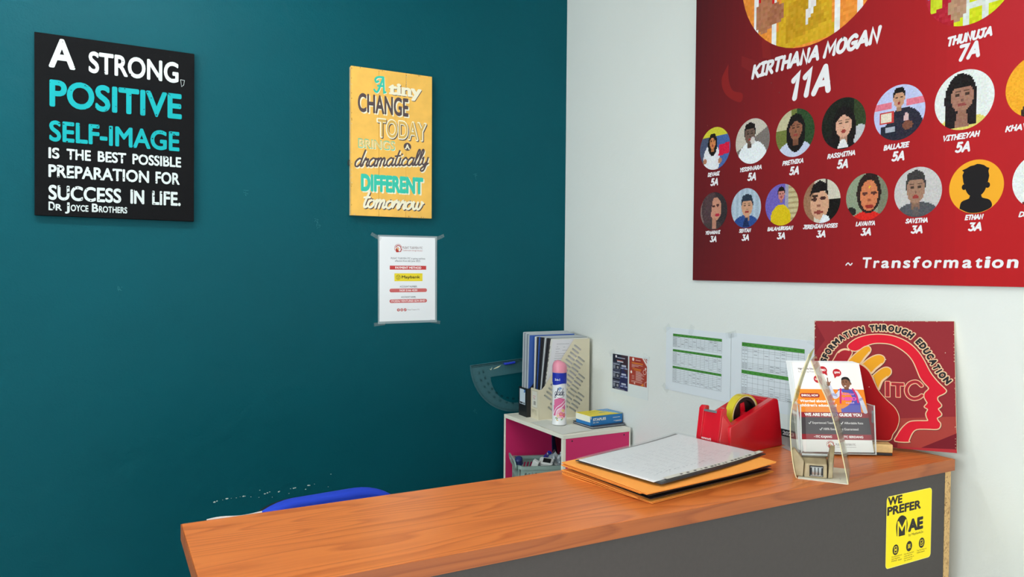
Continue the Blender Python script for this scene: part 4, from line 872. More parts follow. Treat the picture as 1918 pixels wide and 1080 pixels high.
# ------------------------------------------------------------------ magazine files and the folders in them
M_BEIGE = mat('beige_plastic', (222, 214, 188), 0.5)
def magfile(name, label, x, y, ex, L, Wd, Hr, Hf, m, dsplit, slots=True):
    """origin at the front right bottom corner; x runs back, y towards the blue-green wall"""
    t = thing(name, label, 'magazine file', (x, y, CZ), yaw_basis(ex))
    r = 0.008
    out = [(0, 0.0), (L, 0.0), (L, Hr), (dsplit, Hr), (0.022, Hf + 0.012), (0.010, Hf), (0, Hf)]
    holes = []
    if slots:
        d = Vector((dsplit - 0.02, Hr - Hf)).normalized(); nrm = Vector((d.y, -d.x))
        o0 = Vector((0.02, Hf))
        for j in range(7):
            for k in range(-14, 18):
                c = o0 + d*(0.0155*k + 0.004*(j % 2)) + nrm*(0.030 + 0.0385*j)
                h = 0.0145; P = []
                for s, a0 in ((1, -90), (-1, 90)):
                    for q in range(7):
                        an = math.radians(a0 + 30*q); lx = s*h + 0.0036*math.cos(an); ly = 0.0036*math.sin(an); P.append(c + nrm*lx + d*ly)
                ok = True
                for p in P:
                    lim = min(Hr, Hf + (p.x - 0.02)*(Hr - Hf)/(dsplit - 0.02)) - 0.004
                    if p.x < 0.014 or p.x > L - 0.014 or p.y < 0.012 or p.y > min(lim, Hr - 0.02): ok = False
                if ok: holes.append([(p.x, p.y) for p in P])
    RXm = Matrix.Rotation(math.pi/2, 4, 'X')
    plate('side_panel', [out] + holes, 0.002, m, t, Matrix.Translation((0, 0.001, 0)) @ RXm)
    plate('side_panel', [out], 0.002, m, t, Matrix.Translation((0, Wd - 0.001, 0)) @ RXm)
    g = [[(0, 0), (Wd, 0), (Wd, Hf), (0, Hf)]]
    if slots: g += [[(0.012 + 0.0075*k, 0.012), (0.015 + 0.0075*k, 0.012), (0.010 + 0.0075*k, 0.032), (0.007 + 0.0075*k, 0.032)] for k in range(5)]
    plate('front_panel', g, 0.002, m, t, Matrix.Translation((-0.001, Wd, 0)) @ Matrix.Rotation(-math.pi/2, 4, 'Z') @ RXm)
    MB().box(L - 0.002, L, 0.002, Wd - 0.002, 0, Hr).build('back_panel', m, t)
    MB().box(0.0005, L - 0.0025, 0.0025, Wd - 0.0025, 0.0005, 0.003).build('bottom', m, t)
    return t
EX = (0.997, -0.035)
t = magfile('magazine_file', 'beige slotted magazine file, packed with folders, on the cabinet', -0.2308, -0.1988, EX, 0.213, 0.0600, 0.289, 0.109, M_BEIGE, 0.146)
LB = ((0, -1, 0), (0, 0, 1), (-1, 0, 0))
def spine_label(t, y1, z0, w, h, draw):
    a = Art(0.00005); draw(a, w, h); a.build('spine_label', t, mp=lambda u, v, ww: (-0.0022 - ww, y1 - u, z0 + v))
def lab1(a, w, h):
    a.rect(0, 0, w, h, (198, 192, 172), 1); a.rect(2, 2, w-2, h-2, (226, 224, 212), 2); a.text('PUSAT', 9, h-22, 30, 4, (210, 120, 140), 3, bold=.02); a.rect(9, h-28, 24, h-26, (205, 120, 140), 3)
    for k in range(9): a.rect(14 + k*1.8, 10, 15 + k*1.8, 24, (70, 70, 70), 3)
    a.rect(12, 30, 26, 31.5, (150, 150, 150), 3)
spine_label(t, 0.052, 0.040, 42, 62, lab1)
magb = t
t = magfile('magazine_file', 'black magazine file with a white spine label beside the blue-green wall', -0.2450, -0.1365, EX, 0.213, 0.0640, 0.289, 0.106, M_DARK, 0.146, False)
def lab2(a, w, h):
    a.rect(0, 0, w, h, (206, 222, 236), 1); a.poly([(w*.7, h), (w, h), (w, h*.8)], (60, 120, 190), 2); a.rect(w*.74, h*.8, w*.92, h*.88, (60, 120, 190), 2); a.rect(2, 2, w*.55, h*.14, (60, 62, 66), 2); a.rect(w*.62, 2, w-2, h*.14, (120, 130, 136), 2)
spine_label(t, 0.056, 0.044, 44, 56, lab2)
maga = t
MAF = [mat('folder_grey', (138, 146, 156), 0.4, spec=0.5), mat('folder_pale', (196, 204, 208), 0.4), mat('folder_black', (28, 28, 34), 0.35), mat('folder_blue', (52, 92, 172), 0.35), mat('folder_white', (222, 224, 220), 0.5)]
def folder(base, label, y0b, y0t, th, s0b, s0t, h, m, L=0.192, group=None):
    """y measured in the file's frame (across), s along it"""
    t = thing('document_folder', label, 'folder', (base.matrix_world @ Vector((0.01, y0b, 0.0035)))[:], [base.matrix_world.col[i][:3] for i in range(3)], group)
    mb = MB(); e = th*0.62
    dy = y0t - y0b; p = 0.01
    Lb = min(L, 0.2085 - s0b); Lt = min(L, 0.2085 - s0t)
    def P(s, y, z): return (s - p, y, z)
    for (ya, yb, thk) in ((0, th, 1),):
        v = [(s0b, ya, 0), (s0b + Lb, ya, 0), (s0b + Lb, yb, 0), (s0b, yb, 0)]; w = [(s0t, ya + dy, h), (s0t + Lt, ya + dy, h), (s0t + Lt, yb + dy, h), (s0t, yb + dy, h)]
        A = [mb.bm.verts.new(P(*q)) for q in v]; B = [mb.bm.verts.new(P(*q)) for q in w]
        mb.bm.faces.new(A[::-1]); mb.bm.faces.new(B)
        for i in range(4): mb.bm.faces.new([A[i], A[(i+1) % 4], B[(i+1) % 4], B[i]])
    mb.build('cover', m, t, bevel=min(0.0012, th*.3))
    mb = MB()      # pages seen along the top between the covers
    v = [(s0t + 0.004, th*.3 + dy, h), (s0t + Lt - 0.004, th*.3 + dy, h), (s0t + Lt - 0.004, th*.7 + dy, h), (s0t + 0.004, th*.7 + dy, h)]
    A = [mb.bm.verts.new(P(*q)) for q in v]; B = [mb.bm.verts.new(P(q[0], q[1], q[2] + 0.001)) for q in v]
    mb.bm.faces.new(A[::-1]); mb.bm.faces.new(B)
    for i in range(4): mb.bm.faces.new([A[i], A[(i+1) % 4], B[(i+1) % 4], B[i]])
    mb.build('pages', MAF[1], t)
    return t
gy = 0.0585; k = 0
grey_lab = 'slim grey folder standing among the row of grey ones in the black magazine file'
for k in range(7):
    th = (0.0066, 0.0052, 0.0048, 0.0070, 0.0060, 0.0052, 0.0066)[k]; gy -= th + 0.0006
    folder(maga, grey_lab, gy, gy, th, 0.006, 0.010 + 0.0004*k, 0.306 - 0.0012*k, MAF[0] if k % 3 else MAF[1], group='grey folders in the black magazine file')
folder(maga, 'blue folder at the right end of the row in the black magazine file', 0.0024, 0.0024, 0.0042, 0.004, 0.010, 0.299, MAF[3])
SPEC = [('white folder at the left end of the beige magazine file', 4, .0065), ('first black folder from the left in the beige magazine file, before the blue edge', 2, .0055), ('blue-edged folder between black folders in the beige magazine file', 3, .0022), ('thick black folder just right of the blue edge in the beige file', 2, .0075),
        ('black folder touching the pale one in the beige file', 2, .0045), ('pale grey folder between two black folders of the beige file', 1, .0050), ('black folder just right of the pale grey one in the beige file', 2, .0062), ('narrow black folder beside the hand-lettered spine in the beige file', 2, .0045)]
y = 0.0582
for k, (lab, m, th) in enumerate(SPEC):
    y -= th + 0.0005; u = k/7
    folder(magb, lab, y, y - 0.0000, th, 0.006 + 0.006*u, 0.010 + 0.036*u, 0.294 - 0.004*u, MAF[m], L=0.192)
y -= 0.0062
t = folder(magb, 'white folder with a hand-lettered spine, frontmost in the beige magazine file', y, y, 0.0055, 0.014, 0.052, 0.288, MAF[4], L=0.188)
# lettered spine and the white page on its face
a = Art(0.00005)
a.rect(0, 40, 5.2, 280, (214, 212, 204), 1)
rc = random.Random(8); z = 60
while z < 255:
    h = rc.uniform(5, 13); a.rect(rc.uniform(.6, 1.4), z, rc.uniform(3.4, 4.8), z+h, (30, 30, 34), 2); z += h + rc.uniform(3, 9)
a.build('hand_lettering', t, mp=lambda u, v, w: (0.004 + 0.038*(v/0.288) - w - 0.0003, 0.0002 + u, v))
a = Art(0.00005)
a.poly([(24, 110), (168, 110), (168, 284), (47, 284)], (226, 226, 232), 1)
for i, (u0, u1, v) in enumerate(((64, 118, 268), (64, 70, 258), (60, 78, 250), (92, 100, 256), (60, 72, 240), (88, 112, 244), (58, 110, 232), (56, 116, 224), (54, 110, 216), (54, 104, 208))): a.rect(u0, v, u1, v + 1.2, (150, 150, 158), 2)
a.build('cover_page', t, mp=lambda u, v, w: (u, -0.0002 - w, v))

# ------------------------------------------------------------------ big protractor on a blue peg
M_CLEARP = film_mat('clear_acrylic_protractor', (110, 165, 175), 0.20, 0.12)
t = thing('protractor', 'large clear classroom protractor hanging flat on the blue-green wall', 'protractor', (-0.217, 0, 1.164), TEAL_WALL)
t.rotation_euler.rotate_axis('Z', 0.075)
R0, R1_ = 0.2, 0.118
arc = [(R0*math.cos(math.pi + math.pi*k/40), R0*math.sin(math.pi + math.pi*k/40) - 0.004) for k in range(41)]
hole = [(R1_*math.cos(math.pi + math.pi*k/24), R1_*math.sin(math.pi + math.pi*k/24) - 0.052) for k in range(25)]
hole = [(p[0], min(p[1], -0.055)) for p in hole]
plate('plate', [[(-R0, 0.0)] + arc[1:-1] + [(R0, 0.0)], hole], 0.003, M_CLEARP, t, Matrix.Translation((0, 0, 0.004)))
a = Art(0.00006); DKT, LTT = (12, 36, 42), (150, 180, 184)
for k in range(181):
    an = math.pi + math.pi*k/180; ln = 14 if k % 10 == 0 else 9 if k % 5 == 0 else 6
    a.line([((R0*1000-3)*math.cos(an), (R0*1000-3)*math.sin(an)-4), ((R0*1000-3-ln)*math.cos(an), (R0*1000-3-ln)*math.sin(an)-4)], .8, DKT, 2, cap=False)
for k in range(10, 180, 10):
    an = math.pi + math.pi*k/180
    for rr, s in ((168, str(180-k)), (150, str(k))):
        cx, cy = rr*math.cos(an), rr*math.sin(an)-4; rt = an + math.pi/2
        a.text(s, -5.5, -3, 5.5, 7, DKT, 2, bold=.02, warp=lambda x, y: (cx + x*math.cos(rt) - y*math.sin(rt), cy + x*math.sin(rt) + y*math.cos(rt)))
for k in range(64): a.rect(-192 + k*6, -11, -189 + k*6, -7.5, DKT, 2)
a.rect(-196, -5, 196, -2.6, DKT, 2)
a.line([(-118, -24), (-114, -28), (-110, -20)], 1.6, (226, 220, 190), 2.5); a.poly([(-104, -27), (-84, -24), (-70, -16), (-86, -19), (-100, -24)], (222, 214, 180), 2.5)
a.build('scale_print', t, base=0.0057)
MB().tube([(-0.055, -0.012, 0.0), (-0.055, -0.012, 0.012), (-0.045, -0.012, 0.014), (-0.015, -0.011, 0.014)], 0.0048, 10).build('wall_peg', M_BPL, None, smooth=True)
pg = bpy.data.objects['wall_peg']; pg.matrix_world = t.matrix_world.copy(); tag(pg, 'blue plastic wall peg holding the big protractor', 'peg')

# ------------------------------------------------------------------ on top of the cabinet: sheet, spray can, staples box, notebook
t = thing('paper_sheet', 'curled white paper under the spray can on the cabinet top', 'paper', (-0.2211, -0.3226, CZ))
c4_ = [Vector((-0.0600, 0.098)), Vector((-0.0655, -0.120)), Vector((0.066, -0.108)), Vector((0.012, 0.112))]
MB().sheet(lambda u, v: ((c4_[1]*(1-u)+c4_[2]*u)*(1-v) + (c4_[0]*(1-u)+c4_[3]*u)*v).to_tuple() + (0.0010 + 0.0009*math.sin(3*u+2*v)**2,), 10, 10, 0.0004).build('sheet', mat('cabinet_paper', (224, 226, 218), 0.7), t)

can = Vector((-0.2115, -0.3039)); CR_ = 0.0255
tc_ = (Vector(CAM_XY) - can).normalized()
t = thing('spray_can', 'pink-capped floral air freshener spray can on the cabinet top', 'spray can', (can.x, can.y, CZ + 0.0024), yaw_basis((tc_.x, tc_.y)))
M_CAN = mat('white_can', (238, 240, 242), 0.25); M_PINK = mat('pink_cap', (236, 150, 172), 0.35)
MB().lathe([(CR_-0.003, 0), (CR_, 0.002), (CR_, 0.006), (CR_-0.0008, 0.0075), (CR_-0.0008, 0.180), (CR_-0.001, 0.1835)], 48).build('can_body', M_CAN, t, smooth=True)
mb = MB().lathe([(CR_+0.0003, 0.1837), (CR_+0.0003, 0.190), (CR_, 0.205), (CR_-0.003, 0.214), (CR_-0.007, 0.2205), (0.008, 0.2255), (0.001, 0.2262)], 40)
for v in mb.bm.verts:
    if v.co.z > 0.206: v.co.z -= 0.25*max(0, (v.co.y + 0.004))*((v.co.z-0.206)/0.02); v.co.y -= 0.10*(v.co.z-0.206)
mb.build('cap', M_PINK, t, smooth=True, angle=60)
a = Art(0.00006)
def cyl(u, v, w, r=CR_ - 0.0006): q = -u/r; return ((r + w)*math.cos(-q), (r + w)*math.sin(-q), v)
RM = math.pi*CR_*1000
a.rect(-RM+1, 148, RM-1, 183, (36, 54, 172), 1, 40, 1); a.poly(smooth_pts([(-30, 150), (-10, 148.5), (0, 146), (14, 142), (30, 145), (30, 150)], 6)[:-1], (36, 54, 172), 1.2)
for k in range(30): a.rect(-30+k*2, 143 + 3*math.cos((k-22)/6), -28+k*2, 149, (36, 54, 172), 1.3)
a.text('5-in-1', -17, 156, 1, 8, (240, 244, 250), 3, bold=.03); a.rect(3, 160.5, 20, 162.5, (150, 168, 226), 3); a.rect(3, 157, 20, 159, (150, 168, 226), 3)
a.strokes('glade', -19, 105, 18, 26, 1.7, (40, 52, 84), 4, shear=.22, font=CURS, gap=.02)
a.line([(-13, 101), (0, 96), (14, 100), (20, 108)], 1.0, (40, 52, 84), 3, smooth=True)
for an in (0.3, 1.2, 2.2, 3.3, 4.4): a.poly([(2, 128), (2 + 5*math.cos(an-.35), 128 + 5*math.sin(an-.35)), (2 + 7.5*math.cos(an), 128 + 7.5*math.sin(an)), (2 + 5*math.cos(an+.35), 128 + 5*math.sin(an+.35))], (58, 130, 206), 3 + an*.05)
for k in range(34):
    u = -22 + k*1.35; top = 88 + 8*math.sin((u+22)/44*math.pi*0.9) - 0.0; a.rect(u, 34, u+1.35, top if u > -20 else 70, (222, 112, 158), 1.5)
a.rect(-14, 86, 6, 88.5, (250, 240, 245), 3); a.rect(-16, 82, 8, 84.5, (250, 240, 245), 3)
a.line([(-22, 40), (-10, 62), (6, 74), (24, 90)], 2.2, (248, 240, 244), 3, smooth=True)
a.line([(-12, 30), (-8, 52), (8, 64), (24, 78)], 3.5, (246, 232, 238), 3.2, smooth=True)
for k in range(22):
    u = -8 + k*1.4; a.rect(u, 26, u+1.4, 52 + 10*math.sin((u+8)/30*math.pi), (240, 186, 204), 2.6)
rc = random.Random(12)
for cx, cy, r, c in ((6, 40, 8, (236, 126, 150)), (14, 52, 6, (244, 196, 150)), (-4, 34, 6, (244, 210, 200)), (18, 36, 7, (232, 110, 140))):
    for k in range(6): an = k*1.05 + cx; a.poly(circ(cx + r*.55*math.cos(an), cy + r*.55*math.sin(an), r*.5, n=10), tuple(min(250, v + rc.uniform(-18, 18)) for v in c), 4 + k*.1)
    a.poly(circ(cx, cy, r*.3, n=8), (240, 200, 90), 5)
for x, y, an in ((-16, 24, .5), (-10, 20, 1.0), (4, 20, .2), (14, 22, 2.2), (-2, 17, 2.8)):
    a.poly([(x, y), (x + 5*math.cos(an-.4), y + 5*math.sin(an-.4)), (x + 10*math.cos(an), y + 10*math.sin(an)), (x + 5*math.cos(an+.4), y + 5*math.sin(an+.4))], (120, 168, 80) if an < 1.5 else (226, 180, 70), 5)
a.build('printed_label', t, INKG, mp=cyl)

nb = thing('notebook', 'dark grey slim notebook lying under the staples box', 'notebook', (-0.156, -0.4185, CZ), yaw_basis((1, 0.02)))
MB().prism(rrect(0.006, 0, 0.1505, 0.122, 0.008), 0.0004, 0.0030, 'z').build('cover', mat('slate_cover', (58, 62, 74), 0.5), nb, bevel=0.0008)
MB().prism(rrect(0.009, 0.003, 0.149, 0.119, 0.006), 0.0031, 0.0062, 'z').build('pages', MAF[1], nb)
MB().prism(rrect(0.006, 0, 0.1505, 0.122, 0.008), 0.0063, 0.0085, 'z').build('cover', mat('slate_cover_top', (62, 66, 80), 0.5), nb, bevel=0.0008)
M_BOXB, M_BOXY = mat('blue_card', (28, 120, 190), 0.45), mat('yellow_card', (244, 222, 48), 0.45)
t = thing('staples_box', 'blue and yellow box of staples on the dark grey notebook', 'box', (-0.1475, -0.4035, CZ + 0.0087), yaw_basis((0.146, 0.006)))
BL_, BD_, BH_ = 0.140, 0.084, 0.033
MB().box(0, BL_, 0, BD_, 0, BH_ - 0.001).build('tray', M_BOXB, t, bevel=0.0008)
mb = MB(); mb.box(-0.001, BL_*0.99, -0.001, BD_ + 0.001, BH_ - 0.0009, BH_ + 0.0006); mb.build('lid', M_BOXY, t, bevel=0.0006)
a = Art(0.00008)
WHT = (238, 242, 240)
a.text('STAPLES', 10, 16, 66, 9, WHT, 2, bold=.05); a.text('26/6  24/6', 10, 8, 34, 4, WHT, 2, bold=.02); a.rect(96, 20, 128, 21.6, WHT, 2); a.rect(100, 9, 134, 10.2, WHT, 2); a.rect(108, 6.5, 134, 7.7, WHT, 2)
a.poly([(0, 33), (0, 24), (3, 22), (3, 33)], (238, 236, 220), 2)
a.build('front_print', t, INKG, mp=lambda u, v, w: (u, -0.0011 - w, v))
a = Art(0.00008)
a.rect(0, 14, 84, 33, (238, 240, 226), 1.5); a.rect(0, 12, 84, 14, (238, 240, 226), 1.5)
a.build('end_print', t, INKG, mp=lambda u, v, w: (-0.0011 - w, 0.084 - u, v))
a = Art(0.00008)
a.poly([(84, 86), (140, 86), (140, 0), (124, 0)], (60, 150, 214), 1); a.text('5000', 66, 34, 92, 12, (90, 150, 180), 2, bold=.03, shear=.2); a.text('staples', 40, 60, 84, 9, (160, 150, 40), 2, bold=.02)
for k in range(5): a.rect(100 + k*2, 70-k*13, 132, 73-k*13, (206, 226, 240), 2)
a.build('lid_print', t, INKG, mp=lambda u, v, w: (u, v, 0.0336 + w))
LG_band = [(75.7, 226.5), (88.9, 236.8), (105.5, 243.6), (121.9, 246.8), (140.9, 247.6), (162.3, 244.9), (183.3, 237.2), (200.1, 225.7), (214.0, 209.9), (224.0, 192.8), (231.5, 175.8), (238.8, 161.7), (251.1, 145.1), (263.3, 132.1), (264.5, 127.3), (259.5, 122.3), (249.5, 116.1), (248.7, 108.1), (255.0, 99.4), (254.5, 94.9), (249.5, 90.6), (250.4, 87.0), (255.3, 79.7), (253.2, 75.0), (247.2, 70.7), (249.1, 64.3), (253.0, 59.0), (252.0, 51.9), (246.2, 47.2), (227.6, 46.3), (208.6, 44.0), (199.6, 35.0), (193.1, 18.7), (191.8, 15.7), (167.3, 15.6), (171.2, 26.9), (178.6, 40.4), (187.0, 51.1), (196.0, 58.4), (210.1, 61.2), (228.2, 62.5), (230.8, 65.0), (228.3, 71.3), (227.4, 78.9), (231.0, 87.7), (225.0, 91.9), (225.6, 94.7), (230.1, 100.7), (228.2, 105.5), (224.5, 113.8), (225.8, 122.5), (233.5, 132.3), (226.1, 142.5), (217.3, 155.1), (211.1, 172.2), (203.6, 190.8), (192.1, 206.5), (175.3, 219.9), (159.5, 227.0), (143.5, 229.1), (125.9, 228.3), (109.5, 222.0), (94.4, 212.6), (86.0, 210.0), (76.3, 213.4), (72.1, 220.3)]
LG_backband = [(76.3, 211.3), (80.4, 205.3), (72.0, 188.4), (66.4, 180.6), (40.9, 179.8), (45.2, 193.7), (53.7, 207.7), (65.0, 213.2)]
LG_f1 = [(70.6, 181.7), (80.4, 194.7), (94.4, 208.7), (106.8, 218.6), (115.0, 220.3), (119.1, 214.3), (116.3, 206.2), (108.1, 195.5), (98.4, 181.6), (86.0, 177.3)]
LG_f2 = [(102.5, 179.7), (113.5, 191.1), (127.2, 199.6), (138.0, 201.6), (146.0, 197.1), (146.5, 189.1), (140.5, 180.9), (129.7, 170.7), (120.2, 160.5), (113.5, 168.6)]
LG_f3 = [(122.9, 153.5), (132.4, 163.4), (143.2, 172.1), (152.5, 174.5), (159.1, 170.3), (159.1, 161.5), (151.1, 152.3), (143.0, 144.6), (139.0, 135.5), (134.4, 124.4), (128.2, 136.5)]
LG_thumb = [(84.8, 164.6), (92.8, 149.9), (99.1, 126.2), (99.6, 109.8), (96.8, 101.6), (91.3, 101.3), (85.9, 122.5), (80.3, 146.3)]
LG_palm = [(60.8, 177.4), (86.0, 180.3), (101.2, 177.2), (116.2, 162.8), (125.6, 142.3), (134.9, 122.1), (150.8, 102.4), (165.2, 88.6), (172.9, 74.6), (174.6, 60.3), (170.1, 42.6), (162.1, 29.0), (155.5, 16.0), (126.3, 14.3), (88.4, 11.0), (52.3, 9.4), (46.6, 78.1), (49.4, 145.0)]
LG_I = [(149.1, 143.4), (157.1, 143.7), (156.9, 110.9), (148.9, 110.5)]
LG_Tb = [(160.5, 141.6), (185.1, 141.5), (185.1, 135.7), (160.5, 135.7)]
LG_Ts = [(170.0, 138.5), (177.3, 138.8), (177.1, 111.4), (169.8, 111.0)]
LG_C = [(218.9, 137.9), (212.1, 144.5), (204.5, 145.3), (195.4, 140.2), (189.7, 127.8), (193.2, 114.9), (202.9, 108.9), (213.1, 111.2), (219.5, 116.4)]
LG_low1 = [(175.4, 64.7), (282.0, 75.9), (282.7, 40.4), (215.8, 4.8), (171.1, 3.8)]
LG_tri = [(217.1, 5.5), (283.0, 41.0), (282.5, 7.7)]
LG_strip = [(171.1, 3.8), (215.8, 4.8), (282.5, 7.7), (282.9, -0.0), (171.1, 0.1)]
LG_lefttri = [(0.6, 276.9), (23.5, 233.4), (1.4, 201.9)]
LG_arc = [(17.3, 172.9), (23.6, 193.2), (35.1, 213.5), (49.4, 230.7), (66.5, 243.8), (86.1, 253.2), (108.3, 259.4), (130.2, 262.5), (151.7, 262.1), (172.9, 258.6), (189.9, 252.8), (205.4, 242.4), (219.3, 228.1), (231.8, 208.9), (241.7, 190.5), (250.2, 173.6), (261.2, 158.3), (273.3, 144.7)]
# ------------------------------------------------------------------ wooden logo board leaning in the corner of the counter
LB_E1, LB_E2 = Vector((0.5029, -0.8635, 0.0375)), Vector((0.1206, 0.1130, 0.9863))
LB_E3 = LB_E1.cross(LB_E2)
LB_E3.normalize(); LB_E1.normalize(); LB_E2 = LB_E3.cross(LB_E1)
t = thing('logo_board', 'maroon carved board with a head-and-hand logo, leaning on the counter end', 'sign', (-0.1819, -1.3491, 1.1152), (LB_E1, LB_E2, LB_E3))
M_BRD = mat('board_edge', (226, 206, 172), 0.7, var=0.1, vscale=60)
MB().box(0, 0.2829, 0, 0.2788, -0.012, -0.0004).build('board', M_BRD, t, bevel=0.0008)
MR, OUT = (138, 46, 52), (224, 188, 152)
a = Art(0.00018)
rc = random.Random(6); n = 0
a.poly([(0.6, 0.6), (282.3, 0.6), (282.3, 278.2), (0.6, 278.2)], MR, 0)
a.poly(LG_lefttri, (122, 38, 46), .5); a.poly(LG_low1, (158, 64, 58), .5); a.poly(LG_tri, (112, 32, 42), .6); a.poly(LG_strip, (172, 50, 58), .7)
def carved(P, col, w, wd=4.2, n=4):  # dark offset line paints the shade beside each outline
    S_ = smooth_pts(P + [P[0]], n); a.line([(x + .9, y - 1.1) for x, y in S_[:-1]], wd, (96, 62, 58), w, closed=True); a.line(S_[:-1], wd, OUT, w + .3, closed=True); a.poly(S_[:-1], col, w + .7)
carved(LG_backband, (160, 40, 50), 2); carved(LG_band, (206, 34, 52), 2, n=3)
carved(LG_f1, (222, 154, 40), 4); carved(LG_f2, (222, 154, 40), 5.2); carved(LG_f3, (222, 154, 40), 6.4); carved(LG_palm, (164, 26, 30), 7.6, 3.0); carved(LG_thumb, (222, 150, 34), 9.0, 2.6)
for P in (LG_I, LG_Tb, LG_Ts):
    x0, x1 = min(p[0] for p in P), max(p[0] for p in P); y0, y1 = min(p[1] for p in P), max(p[1] for p in P)
    a.poly(rrect(x0 - 1.6, y0 - 1.6, x1 + 1.6, y1 + 1.6, 1.8), OUT, 3); a.poly(rrect(x0 - .2, y0 - .2, x1 + .2, y1 + .2, 1), (206, 40, 56), 3.6); 
    a.poly(rrect(x0 + 1.2, y0 + 1.2, x1 - 1.2, y1 - 1.2, .5), (150, 50, 56), 3.9)
a.line([(LG_Ts[0][0] + 1.2, LG_Tb[0][1] - 4), (LG_Ts[1][0] - 1.2, LG_Tb[0][1] - 4)], 2.4, (150, 50, 56), 4.1, cap=False)
a.line(LG_C, 9.6, OUT, 3, smooth=True); a.line(LG_C, 6.2, (206, 40, 56), 3.6, smooth=True); a.line(LG_C, 3.4, (150, 50, 56), 3.9, smooth=True)
# the motto bent round the head
AP = smooth_pts(LG_arc, 8); cum = [0.0]
for p, q in zip(AP, AP[1:]): cum.append(cum[-1] + math.hypot(q[0]-p[0], q[1]-p[1]))
def along(s):
    s = max(0, min(cum[-1] - 1e-6, s)); i = max(k for k in range(len(cum)) if cum[k] <= s); i = min(i, len(AP)-2)
    u = (s - cum[i])/(cum[i+1]-cum[i]); p, q = AP[i], AP[i+1]; d = math.hypot(q[0]-p[0], q[1]-p[1])
    return p[0]+(q[0]-p[0])*u, p[1]+(q[1]-p[1])*u, (q[0]-p[0])/d, (q[1]-p[1])/d
def bend(x, y, s0=0):
    px, py, tx, ty = along(x); return (px - ty*y, py + tx*y)
MOT = 'SFORMATION THROUGH EDUCATION'
adv = {'I': .55, 'M': 1.25, ' ': .75, 'O': 1.1, 'G': 1.05, 'N': 1.08, 'H': 1.05, 'A': 1.08, 'U': 1.02, 'E': .82, 'F': .8, 'S': .85, 'T': .9, 'R': .95, 'D': 1.05, 'C': .95}
tot = sum(adv[c] for c in MOT); sc = (cum[-1] - 10.5)/tot; s = 9.5
for ch in MOT:
    wd = adv[ch]*sc
    if ch != ' ':
        x0, x1 = (s + wd*.22, s + wd*.62) if ch == 'I' else (s + .4, s + wd*.86)
        a.text(ch, x0 - 1.5, -8.6, x1 + 1.5, 17.6, OUT, 8, bold=.16, warp=lambda x, y: bend(x, y))
        a.text(ch, x0, -6.5, x1, 13.6, (44, 44, 48), 9, bold=.075, warp=lambda x, y: bend(x, y))
    s += wd
for k in range(60):
    e = rc.choice((0, 1, 2)); x, y = (rc.uniform(3, 280), 278.2 - rc.uniform(.3, 1)) if e == 0 else (rc.uniform(.8, 2) if e == 1 else 281.6 - rc.uniform(0, 1), rc.uniform(3, 276)); a.poly(circ(x, y, rc.uniform(.4, 1.2), n=6), (220, 204, 176), 5)
for x, y in ((3, 240), (2.5, 276), (150, 192), (265, 210), (116, 130)): a.poly(circ(x, y, .9, n=7), (226, 214, 196), 9.5)
a.build('painted_face', t, INKM, base=-0.0002)

# ------------------------------------------------------------------ stack of envelopes and plastic folders
M_ORG = mat('orange_manila', (255, 168, 78), 0.75, var=0.04, vscale=10, spec=0.2)
M_BLKF = mat('black_plastic_folder', (46, 40, 42), 0.4)
def quad_sheet(parts_of, name, cs, zfn, th, m, nu=18, nv=12):
    c = [Vector(p) for p in cs]                # left-back, front, right-front, back corners
    def fn(u, v):
        p = (c[0]*(1-u) + c[3]*u)*(1-v) + (c[1]*(1-u) + c[2]*u)*v
        return (p.x, p.y, zfn(u, 1-v))
    # sheet() thickens downwards when du x dv points up
    return MB().sheet(lambda u, v: fn(u, 1-v), nu, nv, th).build(name, m, parts_of, smooth=True, angle=30)
SO = Vector((-0.66, -1.41))
def rel(*ps): return [(p[0]-SO.x, p[1]-SO.y) for p in ps]
def env(label, cs, z, lift, seed, open_=0.0012):
    t = thing('manila_envelope', label, 'envelope', (SO.x, SO.y, CT))
    w = lambda u, v: 0.0006*math.sin(5*u + seed)*math.sin(4*v + seed*1.7) + lift*max(0, u-.55)**2
    quad_sheet(t, 'back_leaf', rel(*cs), lambda u, v: z + w(u, v), 0.0007, M_ORG)
    quad_sheet(t, 'front_leaf', rel(*[(p[0] + 0.0012*math.cos(seed+i), p[1] + 0.0012*math.sin(seed+i)) for i, p in enumerate(cs)]), lambda u, v: z + 0.0016 + open_*math.sin(math.pi*v)*(1 + .4*math.sin(3*u+seed)) + w(u, v), 0.0007, M_ORG)
    return t
E1c = [(-.847, -1.319), (-.814, -1.546), (-.474, -1.496), (-.506, -1.268)]
env('lowest orange manila envelope of the stack, lying on the wood top', E1c, 0.0012, 0.0, 1.0)
env('second orange envelope from the bottom of the stack, its front corner tucked back', [(-.846, -1.317), (-.824, -1.520), (-.50, -1.478), (-.510, -1.27)], 0.0050, 0, 2.2)
t = thing('plastic_folder', 'dark folder sandwiched between the orange envelopes, sticking out along the front', 'folder', (SO.x, SO.y, CT))
quad_sheet(t, 'back_cover', rel((-.830, -1.325), (-.815, -1.543), (-.484, -1.500), (-.49, -1.28)), lambda u, v: 0.0084 + .0004*math.sin(6*u) + .006*max(0, u-.7)**2, 0.0008, M_BLKF)
quad_sheet(t, 'front_cover', rel((-.831, -1.325), (-.816, -1.540), (-.482, -1.497), (-.49, -1.28)), lambda u, v: 0.0128 + .0005*math.sin(5*u+1) + .012*max(0, u-.7)**2, 0.0008, M_BLKF)
env('third orange envelope, just under the top envelope of the stack', [(-.846, -1.316), (-.826, -1.530), (-.492, -1.492), (-.508, -1.262)], 0.0156, 0.022, 3.1, .0006)
